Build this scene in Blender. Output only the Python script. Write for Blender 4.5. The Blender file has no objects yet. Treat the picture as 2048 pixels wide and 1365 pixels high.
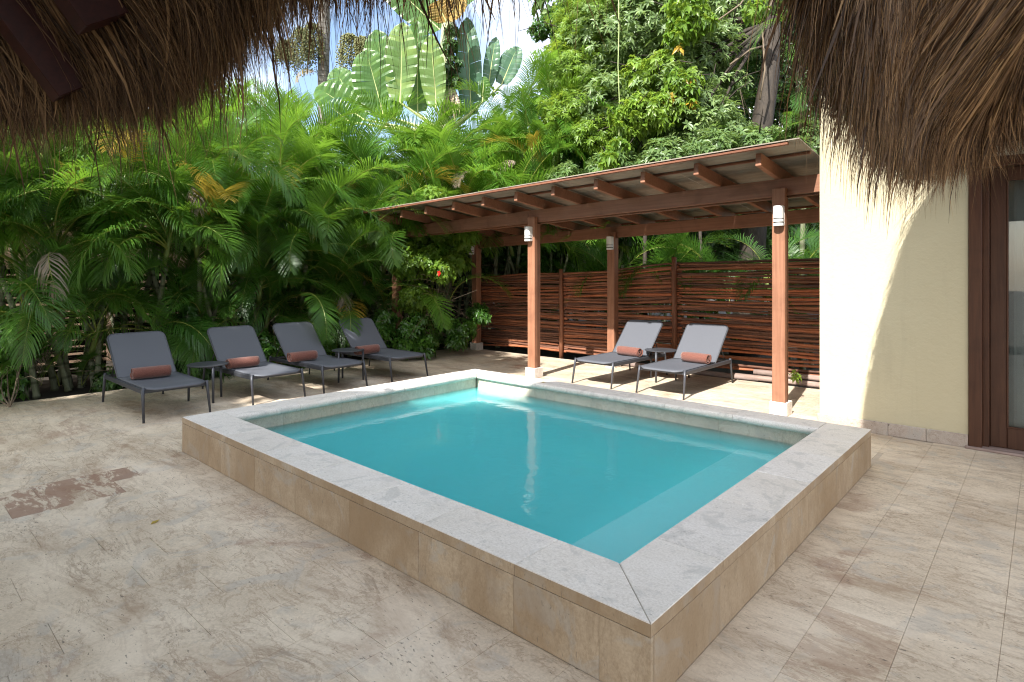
import bpy, math, random
import numpy as np
from mathutils import Vector, Matrix, Euler, Quaternion
R = math.radians
random.seed(7)
S = bpy.context.scene
COL = S.collection

# ---------------------------------------------------------------- camera
H = 1.5
YAW = math.atan2(.671, .7415)
cam_d = bpy.data.cameras.new('camera')
cam_d.sensor_width = 36.0
cam_d.lens = 36 * 1180 / 2048
cam_d.shift_y = -132.5 / 2048
cam_d.clip_start = .05
cam_d.clip_end = 500
cam = bpy.data.objects.new('camera', cam_d)
cam.location = (0, 0, H)
cam.rotation_euler = (R(90), 0, YAW)
COL.objects.link(cam)
S.camera = cam

# ---------------------------------------------------------------- light
SUN_DIR = Vector((-.17, 1, -.93)).normalized()          # the way sunlight travels
sun_d = bpy.data.lights.new('sun', 'SUN')
sun_d.energy = 4.4
sun_d.angle = R(.55)
sun_d.color = (1, .965, .915)
sun = bpy.data.objects.new('sun', sun_d)
sun.rotation_euler = SUN_DIR.to_track_quat('-Z', 'Y').to_euler()
sun.location = (4, -8, 12)
COL.objects.link(sun)

W = bpy.data.worlds.new('World')
S.world = W
W.use_nodes = True
nt = W.node_tree
nt.nodes.clear()
sky = nt.nodes.new('ShaderNodeTexSky')
sky.sky_type = 'NISHITA'
sky.sun_disc = False
sky.sun_elevation = math.asin(-SUN_DIR.z)
sky.sun_rotation = math.atan2(-SUN_DIR.x, -SUN_DIR.y) % (2 * math.pi)
sky.air_density = 1.0
sky.dust_density = 2.0
bg1 = nt.nodes.new('ShaderNodeBackground')
bg1.inputs['Strength'].default_value = .14
bg2 = nt.nodes.new('ShaderNodeBackground')              # thin bright cloud
bg2.inputs['Color'].default_value = (.93, .96, 1, 1)
bg2.inputs['Strength'].default_value = 1.0
tc = nt.nodes.new('ShaderNodeTexCoord')
cn = nt.nodes.new('ShaderNodeTexNoise')
cn.inputs['Scale'].default_value = 2.6
cn.inputs['Detail'].default_value = 6
cn.inputs['Roughness'].default_value = .55
cr = nt.nodes.new('ShaderNodeValToRGB')
cr.color_ramp.elements[0].position = .38
cr.color_ramp.elements[1].position = .62
mx = nt.nodes.new('ShaderNodeMixShader')
wo = nt.nodes.new('ShaderNodeOutputWorld')
L = nt.links.new
L(tc.outputs['Generated'], cn.inputs['Vector'])
L(cn.outputs['Fac'], cr.inputs['Fac'])
L(cr.outputs['Color'], mx.inputs['Fac'])
L(sky.outputs['Color'], bg1.inputs['Color'])
L(bg1.outputs['Background'], mx.inputs[1])
L(bg2.outputs['Background'], mx.inputs[2])
L(mx.outputs['Shader'], wo.inputs['Surface'])

S.view_settings.view_transform = 'Standard'
S.view_settings.look = 'None'
S.view_settings.exposure = 1.3
S.view_settings.gamma = 1
S.view_settings.use_curve_mapping = False
try:
    S.cycles.use_denoising = True
    S.cycles.denoising_prefilter = 'ACCURATE'
    S.cycles.filter_width = 1.1
    S.cycles.max_bounces = 7
    S.cycles.diffuse_bounces = 4
    S.cycles.glossy_bounces = 3
    S.cycles.transmission_bounces = 5
    S.cycles.transparent_max_bounces = 10
    S.cycles.volume_bounces = 4
    S.cycles.sample_clamp_indirect = 6
    S.cycles.caustics_reflective = False
    S.cycles.caustics_refractive = False
except Exception:
    pass

# ---------------------------------------------------------------- picking points of the place off the camera rays
CU = (.7415, -.671)


def at(px, py, Z):
    """world point seen at photo pixel (2048 wide) at depth Z metres"""
    X = (px - 1024) / 1180 * Z
    n = math.hypot(.7415, .671)
    u = (.7415 * X - .671 * Z) / n
    v = (.671 * X + .7415 * Z) / n
    return Vector((u, v, H - (py - 550) / 1180 * Z))


def proj(p):
    X = .7415 * p[0] + .671 * p[1]
    Z = -.671 * p[0] + .7415 * p[1]
    if Z < .1:
        return None
    return 1024 + 1180 * X / Z, 550 - 1180 * (p[2] - H) / Z, Z


# ---------------------------------------------------------------- materials
def new_mat(name):
    m = bpy.data.materials.new(name)
    m.use_nodes = True
    n = m.node_tree
    b = n.nodes['Principled BSDF']
    return m, n, b


def node(n, t, **kw):
    x = n.nodes.new(t)
    for k, v in kw.items():
        x.inputs[k].default_value = v
    return x


def ramp(n, stops, interp='LINEAR'):
    r = n.nodes.new('ShaderNodeValToRGB')
    r.color_ramp.interpolation = interp
    e = r.color_ramp.elements
    while len(e) < len(stops):
        e.new(.5)
    for i, (p, c) in enumerate(stops):
        e[i].position = p
        e[i].color = (c[0], c[1], c[2], 1)
    return r


def mixc(n, a, b, fac, mode='MIX'):
    m = n.nodes.new('ShaderNodeMix')
    m.data_type = 'RGBA'
    m.blend_type = mode
    for sock, v in ((m.inputs['Factor'], fac), (m.inputs['A'], a), (m.inputs['B'], b)):
        if hasattr(v, 'is_linked'):
            n.links.new(v, sock)
        elif isinstance(v, (int, float)):
            sock.default_value = v
        else:
            sock.default_value = (v[0], v[1], v[2], 1)
    return m.outputs['Result']


def coords(n, scale=(1, 1, 1), rand=0., src='Position', rot=(0, 0, 0)):
    """world position or object coordinates, shifted by the object's own random number"""
    if src == 'Position':
        g = n.nodes.new('ShaderNodeNewGeometry')
        v = g.outputs['Position']
    else:
        g = n.nodes.new('ShaderNodeTexCoord')
        v = g.outputs['Object']
    if rand:
        oi = n.nodes.new('ShaderNodeObjectInfo')
        k = n.nodes.new('ShaderNodeMath')
        k.operation = 'MULTIPLY'
        k.inputs[1].default_value = rand
        n.links.new(oi.outputs['Random'], k.inputs[0])
        a = n.nodes.new('ShaderNodeVectorMath')
        a.operation = 'ADD'
        n.links.new(v, a.inputs[0])
        n.links.new(k.outputs[0], a.inputs[1])
        v = a.outputs[0]
    mp = n.nodes.new('ShaderNodeMapping')
    mp.inputs['Scale'].default_value = scale
    mp.inputs['Rotation'].default_value = rot
    n.links.new(v, mp.inputs['Vector'])
    return mp.outputs['Vector']


def noise(n, vec, scale, detail=4, rough=.55, dist=0.):
    t = node(n, 'ShaderNodeTexNoise', Scale=scale, Detail=detail, Roughness=rough, Distortion=dist)
    n.links.new(vec, t.inputs['Vector'])
    return t.outputs['Fac']


def bump(n, b, h, strength=.3, dist=.01):
    bp = node(n, 'ShaderNodeBump', Strength=strength, Distance=dist)
    n.links.new(h, bp.inputs['Height'])
    n.links.new(bp.outputs['Normal'], b.inputs['Normal'])


def obj_random(n):
    return n.nodes.new('ShaderNodeObjectInfo').outputs['Random']


def math_n(n, op, a, b=0.):
    m = n.nodes.new('ShaderNodeMath')
    m.operation = op
    for i, v in enumerate((a, b)):
        if hasattr(v, 'is_linked'):
            n.links.new(v, m.inputs[i])
        else:
            m.inputs[i].default_value = v
    return m.outputs[0]


def travertine(name, light, dark, vein, red=0., scale=1., rough=.55, aniso=(1, 2.6, 1), pits=1.0, stain=None, rnd=(41., 23.), tone=.8, warm=.35, veink=.8, flow=0.):
    m, n, b = new_mat(name)
    v = coords(n, (scale,) * 3, rand=rnd[0])
    va = coords(n, tuple(scale * a for a in aniso), rand=rnd[1])
    big = noise(n, v, 1.5, 10, .66, .5)
    c = mixc(n, light, dark, ramp_out(n, big, ((.36, (0, 0, 0)), (.68, (1, 1, 1)))))
    fine = noise(n, va, 3.2, 10, .7, .7)
    vn = ramp_out(n, fine, ((.44, (0, 0, 0)), (.485, (.7, .7, .7)), (.50, (0, 0, 0))))
    c = mixc(n, c, vein, math_n(n, 'MULTIPLY', vn, veink))
    spk = noise(n, v, 75., 3, .7)
    c = mixc(n, c, ramp_out(n, spk, ((.3, (.80, .78, .75)), (.62, (1.06, 1.06, 1.06)))), .8, 'MULTIPLY')
    mott = noise(n, v, 11., 8, .75, .3)
    c = mixc(n, c, (c_mul(light, .55)), math_n(n, 'MULTIPLY', ramp_out(n, mott, ((.56, (0, 0, 0)), (.72, (1, 1, 1)))), .6))
    grey = noise(n, v, 3.1, 7, .6, 1.5)
    c = mixc(n, c, (.40, .39, .36), math_n(n, 'MULTIPLY', ramp_out(n, grey, ((.54, (0, 0, 0)), (.62, (1, 1, 1)))), .38))
    brown = noise(n, va, .8, 10, .68, .8)
    c = mixc(n, c, c_mul(vein, 1.05), math_n(n, 'MULTIPLY', ramp_out(n, brown, ((.55, (0, 0, 0)), (.66, (1, 1, 1)))), warm))
    if flow:
        fl = noise(n, coords(n, tuple(a * .7 for a in aniso)), 1.25, 8, .62, 1.0)
        fm = ramp_out(n, fl, ((.465, (0, 0, 0)), (.492, (1, 1, 1)), (.503, (0, 0, 0))))
        brk = ramp_out(n, noise(n, v, 1.9, 4, .6), ((.45, (0, 0, 0)), (.6, (1, 1, 1))))
        c = mixc(n, c, c_mul(vein, .8), math_n(n, 'MULTIPLY', math_n(n, 'MULTIPLY', fm, brk), flow))
        pale = ramp_out(n, noise(n, va, .9, 9, .66, .8), ((.50, (0, 0, 0)), (.60, (1, 1, 1))))
        c = mixc(n, c, c_mul(light, 1.12), math_n(n, 'MULTIPLY', pale, .5))
    if red:
        rr = noise(n, va, 2.6, 12, .76, .4)
        rm = ramp_out(n, rr, ((.47, (0, 0, 0)), (.50, (1, 1, 1))))
        sel = ramp_out(n, obj_random(n), ((1 - red - .03, (.0, .0, .0)), (1 - red, (1, 1, 1))))
        wide = ramp_out(n, noise(n, v, .9, 8, .62, 1.), ((.58, (0, 0, 0)), (.66, (.6, .6, .6))))
        sel = math_n(n, 'MAXIMUM', sel, wide)
        c = mixc(n, c, (.27, .145, .095), math_n(n, 'MULTIPLY', math_n(n, 'MULTIPLY', rm, sel), .75))
    if stain:
        st = noise(n, coords(n, (1.3, 1.3, .7), rand=9.), 1.3, 6, .6, .8)
        c = mixc(n, c, stain, math_n(n, 'MULTIPLY', ramp_out(n, st, ((.42, (0, 0, 0)), (.66, (1, 1, 1)))), .75))
    pit = noise(n, va, 27., 4, .62, .3)
    zone = noise(n, v, 2.3, 3, .6)
    pit = math_n(n, 'ADD', pit, math_n(n, 'MULTIPLY', zone, .22))
    pm = ramp_out(n, pit, ((.75, (0, 0, 0)), (.80, (1, 1, 1))))
    c = mixc(n, c, (.11, .09, .07), math_n(n, 'MULTIPLY', pm, .75 * pits))
    c = mixc(n, c, ramp_out(n, obj_random(n), ((0, (.80, .77, .73)), (.5, (1, 1, 1)), (1, (.93, .88, .80)))), tone, 'MULTIPLY')
    n.links.new(c, b.inputs['Base Color'])
    b.inputs['Roughness'].default_value = rough
    b.inputs['Specular IOR Level'].default_value = .35
    hh = math_n(n, 'SUBTRACT', math_n(n, 'MULTIPLY', fine, .5), pm)
    bump(n, b, hh, .35, .004)
    return m


def ramp_out(n, fac, stops, interp='LINEAR'):
    r = ramp(n, stops, interp)
    n.links.new(fac, r.inputs['Fac'])
    return r.outputs['Color']


def c_mul(c, k):
    return tuple(x * k for x in c)


def wood(name, c1, c2, scale=(40, 40, 2), rough=.55, rand=11., tone=((0, (.8, .8, .8)), (1, (1.1, 1.05, 1))), blotch=None):
    m, n, b = new_mat(name)
    v = coords(n, scale, rand=rand, src='Object')
    g = noise(n, v, 1., 6, .6, .6)
    c = mixc(n, c1, c2, ramp_out(n, g, ((.35, (0, 0, 0)), (.65, (1, 1, 1)))))
    v2 = coords(n, (1, 1, 1), rand=rand, src='Object')
    w2 = noise(n, v2, 3.5, 5, .6, .5)
    c = mixc(n, c, c_mul(c1, .55), math_n(n, 'MULTIPLY', ramp_out(n, w2, ((.5, (0, 0, 0)), (.75, (1, 1, 1)))), .55))
    if blotch:
        bl = noise(n, v2, 9, 5, .7, .4)
        c = mixc(n, c, blotch, math_n(n, 'MULTIPLY', ramp_out(n, bl, ((.6, (0, 0, 0)), (.7, (1, 1, 1)))), .6))
    c = mixc(n, c, ramp_out(n, obj_random(n), tone), 1., 'MULTIPLY')
    n.links.new(c, b.inputs['Base Color'])
    b.inputs['Roughness'].default_value = rough
    b.inputs['Specular IOR Level'].default_value = .3
    bump(n, b, g, .25, .004)
    return m


def leaf_mat(name, c1, c2, trans, tfac=.35, rough=.38, hue=.0, nscale=3., spec=.45):
    m, n, b = new_mat(name)
    v = coords(n, (1, 1, 1))
    f = noise(n, v, nscale, 3, .6)
    rnd = obj_random(n)
    k = math_n(n, 'ADD', math_n(n, 'MULTIPLY', f, .9), math_n(n, 'MULTIPLY', rnd, .5))
    c = mixc(n, c1, c2, ramp_out(n, k, ((.35, (0, 0, 0)), (1., (1, 1, 1)))))
    gi = n.nodes.new('ShaderNodeNewGeometry').outputs['Random Per Island']
    c = mixc(n, c, ramp_out(n, gi, ((0, (.62, .66, .6)), (.6, (1, 1, 1)), (1, (1.35, 1.2, .95)))), .85, 'MULTIPLY')
    n.links.new(c, b.inputs['Base Color'])
    b.inputs['Roughness'].default_value = rough
    b.inputs['Specular IOR Level'].default_value = spec
    t = n.nodes.new('ShaderNodeBsdfTranslucent')
    tcx = mixc(n, trans, c_mul(trans, .6), gi)
    n.links.new(tcx, t.inputs['Color'])
    ms = n.nodes.new('ShaderNodeMixShader')
    ms.inputs['Fac'].default_value = tfac
    n.links.new(b.outputs['BSDF'], ms.inputs[1])
    n.links.new(t.outputs['BSDF'], ms.inputs[2])
    n.links.new(ms.outputs['Shader'], n.nodes['Material Output'].inputs['Surface'])
    return m


def plain(name, col, rough=.5, metal=0., spec=.5, nz=0., nscale=8., bumps=0.):
    m, n, b = new_mat(name)
    if nz:
        f = noise(n, coords(n, (1, 1, 1), rand=5.), nscale, 5, .6)
        c = mixc(n, c_mul(col, 1 - nz), c_mul(col, 1 + nz), f)
        n.links.new(c, b.inputs['Base Color'])
    else:
        b.inputs['Base Color'].default_value = (*col, 1)
    b.inputs['Roughness'].default_value = rough
    b.inputs['Metallic'].default_value = metal
    b.inputs['Specular IOR Level'].default_value = spec
    if bumps:
        f2 = noise(n, coords(n, (1, 1, 1), rand=3.), bumps, 4, .7)
        bump(n, b, f2, .4, .01)
    return m


M = {}
FLOOR = ('floor_travertine', (.70, .60, .468), (.53, .43, .315), (.33, .23, .15))
M['floor'] = travertine(*FLOOR, red=1e-4, warm=.75, rnd=(.0, .0), tone=.22, flow=.6)
M['floor_red'] = travertine(*FLOOR, red=1., warm=.75, rnd=(0., 0.), tone=.4)
M['coping'] = travertine('coping_travertine', (.76, .72, .67), (.69, .645, .585), (.54, .48, .41), scale=1.3, pits=.6, rough=.55, tone=.4, warm=.15, veink=.35)
M['facing'] = travertine('facing_travertine', (.49, .385, .27), (.36, .265, .17), (.25, .17, .10), scale=1.1, aniso=(2.2, 2.2, .8), pits=.6, stain=(.28, .185, .10), tone=.25, rnd=(4., 2.), veink=.5)
M['inner'] = travertine('waterline_travertine', (.62, .58, .50), (.54, .49, .41), (.42, .36, .28), scale=1.5, pits=.5)
M['skirting'] = travertine('skirting_travertine', (.50, .44, .38), (.42, .35, .30), (.32, .25, .2), scale=1.6)
M['grout'] = plain('grout', (.50, .42, .325), .9, nz=.2, nscale=9)
M['soil'] = plain('soil', (.035, .026, .018), .95, nz=.5, nscale=12, bumps=30)
M['plaster_pool'] = plain('pool_plaster', (.45, .62, .62), .7, nz=.08, nscale=2)
M['pergola'] = wood('pergola_wood', (.235, .11, .066), (.305, .15, .092), (30, 30, 30), .5)
M['pergola_x'] = wood('pergola_wood_lengthwise', (.235, .11, .066), (.305, .15, .092), (1.5, 40, 40), .5)
M['pergola_y'] = wood('pergola_wood_crosswise', (.25, .12, .072), (.32, .155, .095), (40, 1.5, 40), .5)
M['pergola_z'] = wood('pergola_wood_upright', (.25, .118, .07), (.335, .165, .10), (40, 40, 1.5), .5)
M['pole'] = wood('stripped_pole', (.165, .075, .046), (.33, .15, .085), (3, 50, 50), .6, rand=17.,
                 tone=((0, (.38, .42, .5)), (.35, (.8, .78, .8)), (.7, (1.15, .98, .85)), (1, (1.6, 1.1, .8))), blotch=(.10, .07, .055))
M['pole_up'] = wood('fence_post_wood', (.17, .07, .04), (.25, .11, .06), (40, 40, 2), .6)
M['edging'] = wood('weathered_log', (.26, .19, .16), (.36, .28, .25), (2, 40, 40), .8)
M['slat'] = wood('dark_slat', (.022, .013, .009), (.04, .024, .016), (40, 2, 40), .7)
M['roof_panel'] = wood('weathered_board', (.36, .32, .265), (.27, .235, .19), (2, 10, 10), .85, blotch=(.14, .12, .10))
M['roof_batten'] = wood('batten_wood', (.16, .065, .038), (.25, .105, .06), (2, 30, 30), .6)
M['rafter_dark'] = wood('dark_red_beam', (.03, .008, .006), (.048, .012, .008), (30, 2, 30), .5)
M['door_wood'] = wood('door_wood', (.055, .023, .013), (.082, .036, .02), (40, 40, 2), .42)
M['metal'] = plain('charcoal_metal', (.065, .068, .078), .42, .3, .5)
M['white'] = plain('white_enamel', (.78, .77, .74), .4)
M['lamp_dark'] = plain('lamp_core', (.05, .05, .05), .5)
M['plinth'] = travertine('plinth_stone', (.74, .71, .66), (.66, .61, .55), (.55, .47, .4), scale=2)


def wall_paint():
    m, n, b = new_mat('cream_render')
    v = coords(n, (1, 1, 1))
    f = noise(n, v, 1.2, 5, .6)
    c = mixc(n, (.49, .43, .28), (.545, .485, .33), f)
    f2 = noise(n, v, 9, 6, .65)
    c = mixc(n, c, (.45, .39, .25), math_n(n, 'MULTIPLY', ramp_out(n, f2, ((.55, (0, 0, 0)), (.8, (1, 1, 1)))), .3))
    n.links.new(c, b.inputs['Base Color'])
    b.inputs['Roughness'].default_value = .85
    drip = noise(n, coords(n, (7, 7, .7)), 1.5, 6, .65, .4)
    c = mixc(n, c, (.40, .345, .235), math_n(n, 'MULTIPLY', ramp_out(n, drip, ((.55, (0, 0, 0)), (.75, (1, 1, 1)))), .28))
    n.links.new(c, b.inputs['Base Color'])
    hh = math_n(n, 'ADD', noise(n, v, 22, 6, .65), math_n(n, 'MULTIPLY', noise(n, v, 4, 4, .6, .8), 1.2))
    bump(n, b, hh, .4, .01)
    return m


M['wall'] = wall_paint()
M['pink_wall'] = plain('peach_render', (.62, .42, .30), .9, nz=.12, nscale=3)


def sling_mat():
    m, n, b = new_mat('grey_sling_mesh')
    v = coords(n, (1, 1, 1), src='Object')
    w = node(n, 'ShaderNodeTexWave', Scale=42.)
    w.bands_direction = 'X'
    n.links.new(v, w.inputs['Vector'])
    f = noise(n, v, 260, 2, .5)
    k = math_n(n, 'ADD', math_n(n, 'MULTIPLY', w.outputs['Fac'], .4), math_n(n, 'MULTIPLY', f, .6))
    c = mixc(n, (.07, .075, .088), (.128, .135, .155), k)
    n.links.new(c, b.inputs['Base Color'])
    b.inputs['Roughness'].default_value = .6
    b.inputs['Specular IOR Level'].default_value = .4
    bump(n, b, f, .2, .002)
    return m


M['sling'] = sling_mat()


def towel_mat():
    m, n, b = new_mat('terracotta_terry')
    v = coords(n, (1, 1, 1), src='Object')
    f = noise(n, v, 120, 4, .7)
    f2 = noise(n, v, 18, 3, .6)
    c = mixc(n, (.10, .038, .028), (.25, .105, .078), ramp_out(n, f, ((.3, (0, 0, 0)), (.7, (1, 1, 1)))))
    c = mixc(n, c, (.18, .068, .05), math_n(n, 'MULTIPLY', f2, .5))
    n.links.new(c, b.inputs['Base Color'])
    b.inputs['Roughness'].default_value = 1
    b.inputs['Specular IOR Level'].default_value = .1
    b.inputs['Sheen Weight'].default_value = .3
    bump(n, b, f, .8, .008)
    return m


M['towel'] = towel_mat()


def glass_mat():
    m, n, b = new_mat('door_glass')
    b.inputs['Base Color'].default_value = (.8, .85, .85, 1)
    b.inputs['Roughness'].default_value = .02
    gl = n.nodes.new('ShaderNodeBsdfGlossy')
    gl.inputs['Roughness'].default_value = .015
    tr = n.nodes.new('ShaderNodeBsdfTransparent')
    tr.inputs['Color'].default_value = (.82, .86, .86, 1)
    fr = node(n, 'ShaderNodeFresnel', IOR=1.75)
    mm = n.nodes.new('ShaderNodeMixShader')
    n.links.new(fr.outputs[0], mm.inputs['Fac'])
    n.links.new(tr.outputs[0], mm.inputs[1])
    n.links.new(gl.outputs[0], mm.inputs[2])
    n.links.new(mm.outputs[0], n.nodes['Material Output'].inputs['Surface'])
    return m


M['glass'] = glass_mat()
M['curtain'] = plain('sheer_curtain', (.74, .75, .74), .9)


def water_mat():
    m, n, b = new_mat('pool_water')
    gl = n.nodes.new('ShaderNodeBsdfGlossy')
    gl.inputs['Roughness'].default_value = .06
    gl.inputs['Color'].default_value = (1, 1, 1, 1)
    tr = n.nodes.new('ShaderNodeBsdfTransparent')
    tr.inputs['Color'].default_value = (.97, 1, 1, 1)
    fr = node(n, 'ShaderNodeFresnel', IOR=1.24)
    v = coords(n, (1, 1, 1))
    f = noise(n, v, 5, 3, .5)
    f2 = noise(n, v, 22, 2, .5)
    hh = math_n(n, 'ADD', f, math_n(n, 'MULTIPLY', f2, .12))
    bp = node(n, 'ShaderNodeBump', Strength=.28, Distance=.012)
    n.links.new(hh, bp.inputs['Height'])
    n.links.new(bp.outputs[0], gl.inputs['Normal'])
    n.links.new(bp.outputs[0], fr.inputs['Normal'])
    mm = n.nodes.new('ShaderNodeMixShader')
    n.links.new(fr.outputs[0], mm.inputs['Fac'])
    n.links.new(tr.outputs[0], mm.inputs[1])
    n.links.new(gl.outputs[0], mm.inputs[2])
    out = n.nodes['Material Output']
    n.links.new(mm.outputs[0], out.inputs['Surface'])
    vs = node(n, 'ShaderNodeVolumeScatter', Density=4.0, Anisotropy=.0)
    vs.inputs['Color'].default_value = (.26, .92, .97, 1)
    va = node(n, 'ShaderNodeVolumeAbsorption', Density=2.0)
    va.inputs['Color'].default_value = (.05, .965, .98, 1)
    ad = n.nodes.new('ShaderNodeAddShader')
    n.links.new(vs.outputs[0], ad.inputs[0])
    n.links.new(va.outputs[0], ad.inputs[1])
    n.links.new(ad.outputs[0], out.inputs['Volume'])
    return m


M['water'] = water_mat()


def thatch_mat(name, c1, c2, c3):
    m, n, b = new_mat(name)
    gi = n.nodes.new('ShaderNodeNewGeometry').outputs['Random Per Island']
    c = ramp_out(n, gi, ((0, c1), (.55, c2), (1, c3)))
    v = coords(n, (1, 1, 1))
    f = noise(n, v, 3.5, 4, .6)
    c = mixc(n, c, c1, math_n(n, 'MULTIPLY', ramp_out(n, f, ((.45, (0, 0, 0)), (.7, (1, 1, 1)))), .55))
    n.links.new(c, b.inputs['Base Color'])
    b.inputs['Roughness'].default_value = .6
    b.inputs['Specular IOR Level'].default_value = .35
    t = n.nodes.new('ShaderNodeBsdfTranslucent')
    n.links.new(c, t.inputs['Color'])
    ms = n.nodes.new('ShaderNodeMixShader')
    ms.inputs['Fac'].default_value = .18
    n.links.new(b.outputs['BSDF'], ms.inputs[1])
    n.links.new(t.outputs['BSDF'], ms.inputs[2])
    n.links.new(ms.outputs[0], n.nodes['Material Output'].inputs['Surface'])
    return m


M['thatch'] = thatch_mat('palm_thatch', (.034, .018, .009), (.175, .096, .046), (.46, .285, .135))
M['thatch_core'] = plain('thatch_layer', (.04, .024, .015), .95, nz=.4, nscale=14, bumps=40)

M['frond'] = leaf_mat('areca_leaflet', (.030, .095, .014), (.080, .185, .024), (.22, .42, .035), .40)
M['frond_sunlit'] = leaf_mat('sunlit_leaflet', (.06, .18, .018), (.125, .265, .03), (.28, .50, .045), .42)  # brighter leaflet copy, sunlight on the upper fronds put into the colour
M['frond_shade'] = leaf_mat('leaflet_shade_copy', (.036, .108, .019), (.08, .19, .03), (.20, .42, .04), .38)  # leaflet copy for shaded fronds, their brightness set in the colour
M['frond_yellow'] = leaf_mat('yellowing_leaflet', (.42, .26, .03), (.50, .38, .07), (.62, .46, .06), .35)
M['frond_dry'] = leaf_mat('dry_leaflet', (.24, .19, .14), (.36, .30, .24), (.4, .3, .2), .2, rough=.8)
M['rachis'] = plain('frond_stalk', (.24, .27, .05), .5, nz=.3, nscale=5)
M['shaft'] = plain('crownshaft', (.16, .21, .05), .45, nz=.3, nscale=6)
M['paddle'] = leaf_mat('paddle_leaf', (.055, .15, .03), (.105, .215, .055), (.16, .30, .06), .33, rough=.34, spec=.5)
M['paddle_pale'] = leaf_mat('pale_paddle_leaf', (.15, .26, .07), (.25, .35, .14), (.25, .36, .11), .35, rough=.35)
M['paddle_shaded'] = leaf_mat('shaded_paddle_leaf', (.06, .14, .08), (.10, .20, .12), (.16, .3, .13), .25, rough=.35)  # bluish copy of the paddle leaf, shade put into its colour
M['paddle_brown'] = leaf_mat('withered_paddle_leaf', (.30, .19, .05), (.38, .26, .08), (.4, .28, .05), .25, rough=.6)
M['midrib'] = plain('leaf_midrib', (.52, .55, .24), .5)
M['leaf_a'] = leaf_mat('broad_leaf_silver', (.11, .19, .06), (.20, .29, .115), (.30, .44, .09), .33, rough=.38, spec=.5)
M['leaf_b'] = leaf_mat('broad_leaf_bright', (.12, .24, .03), (.23, .36, .05), (.42, .56, .06), .42, rough=.4)
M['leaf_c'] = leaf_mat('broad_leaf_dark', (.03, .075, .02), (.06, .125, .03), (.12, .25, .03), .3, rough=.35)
M['leaf_hib'] = leaf_mat('hibiscus_leaf', (.04, .12, .02), (.09, .2, .03), (.2, .38, .04), .35, rough=.3, spec=.55)
M['leaf_far'] = leaf_mat('far_leaf', (.05, .11, .025), (.11, .2, .045), (.2, .34, .05), .3, rough=.5, nscale=.8)
M['petal'] = plain('red_petal', (.65, .02, .015), .5)
M['fruit'] = leaf_mat('palm_fruit', (.10, .12, .05), (.25, .26, .11), (.2, .22, .08), .1, rough=.6)


def bark(name, c1, c2, ring=0.):
    m, n, b = new_mat(name)
    v = coords(n, (9, 9, 2.2), rand=7., src='Object')
    f = noise(n, v, 1.4, 7, .65, .6)
    c = mixc(n, c1, c2, ramp_out(n, f, ((.35, (0, 0, 0)), (.65, (1, 1, 1)))))
    if ring:
        w = node(n, 'ShaderNodeTexWave', Scale=ring, Distortion=.8)
        w.bands_direction = 'Z'
        n.links.new(coords(n, (1, 1, 1), src='Object'), w.inputs['Vector'])
        c = mixc(n, c, c_mul(c1, .5), math_n(n, 'MULTIPLY', ramp_out(n, w.outputs['Fac'], ((.0, (1, 1, 1)), (.16, (0, 0, 0)))), .8))
    n.links.new(c, b.inputs['Base Color'])
    b.inputs['Roughness'].default_value = .8
    bump(n, b, f, .6, .03)
    return m


M['cane'] = bark('ringed_cane', (.10, .11, .05), (.25, .26, .17), ring=2.6)
M['bark'] = bark('tree_bark', (.018, .013, .009), (.048, .035, .023))
M['bark_grey'] = bark('palm_bark', (.13, .12, .10), (.24, .22, .19), ring=2.2)
M['bark_pale'] = bark('pale_sheath', (.36, .40, .22), (.52, .54, .36), ring=.6)
M['twig'] = plain('twig', (.16, .12, .08), .8, nz=.3)
M['vine_stem'] = plain('vine_stem', (.34, .42, .16), .6)


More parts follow.
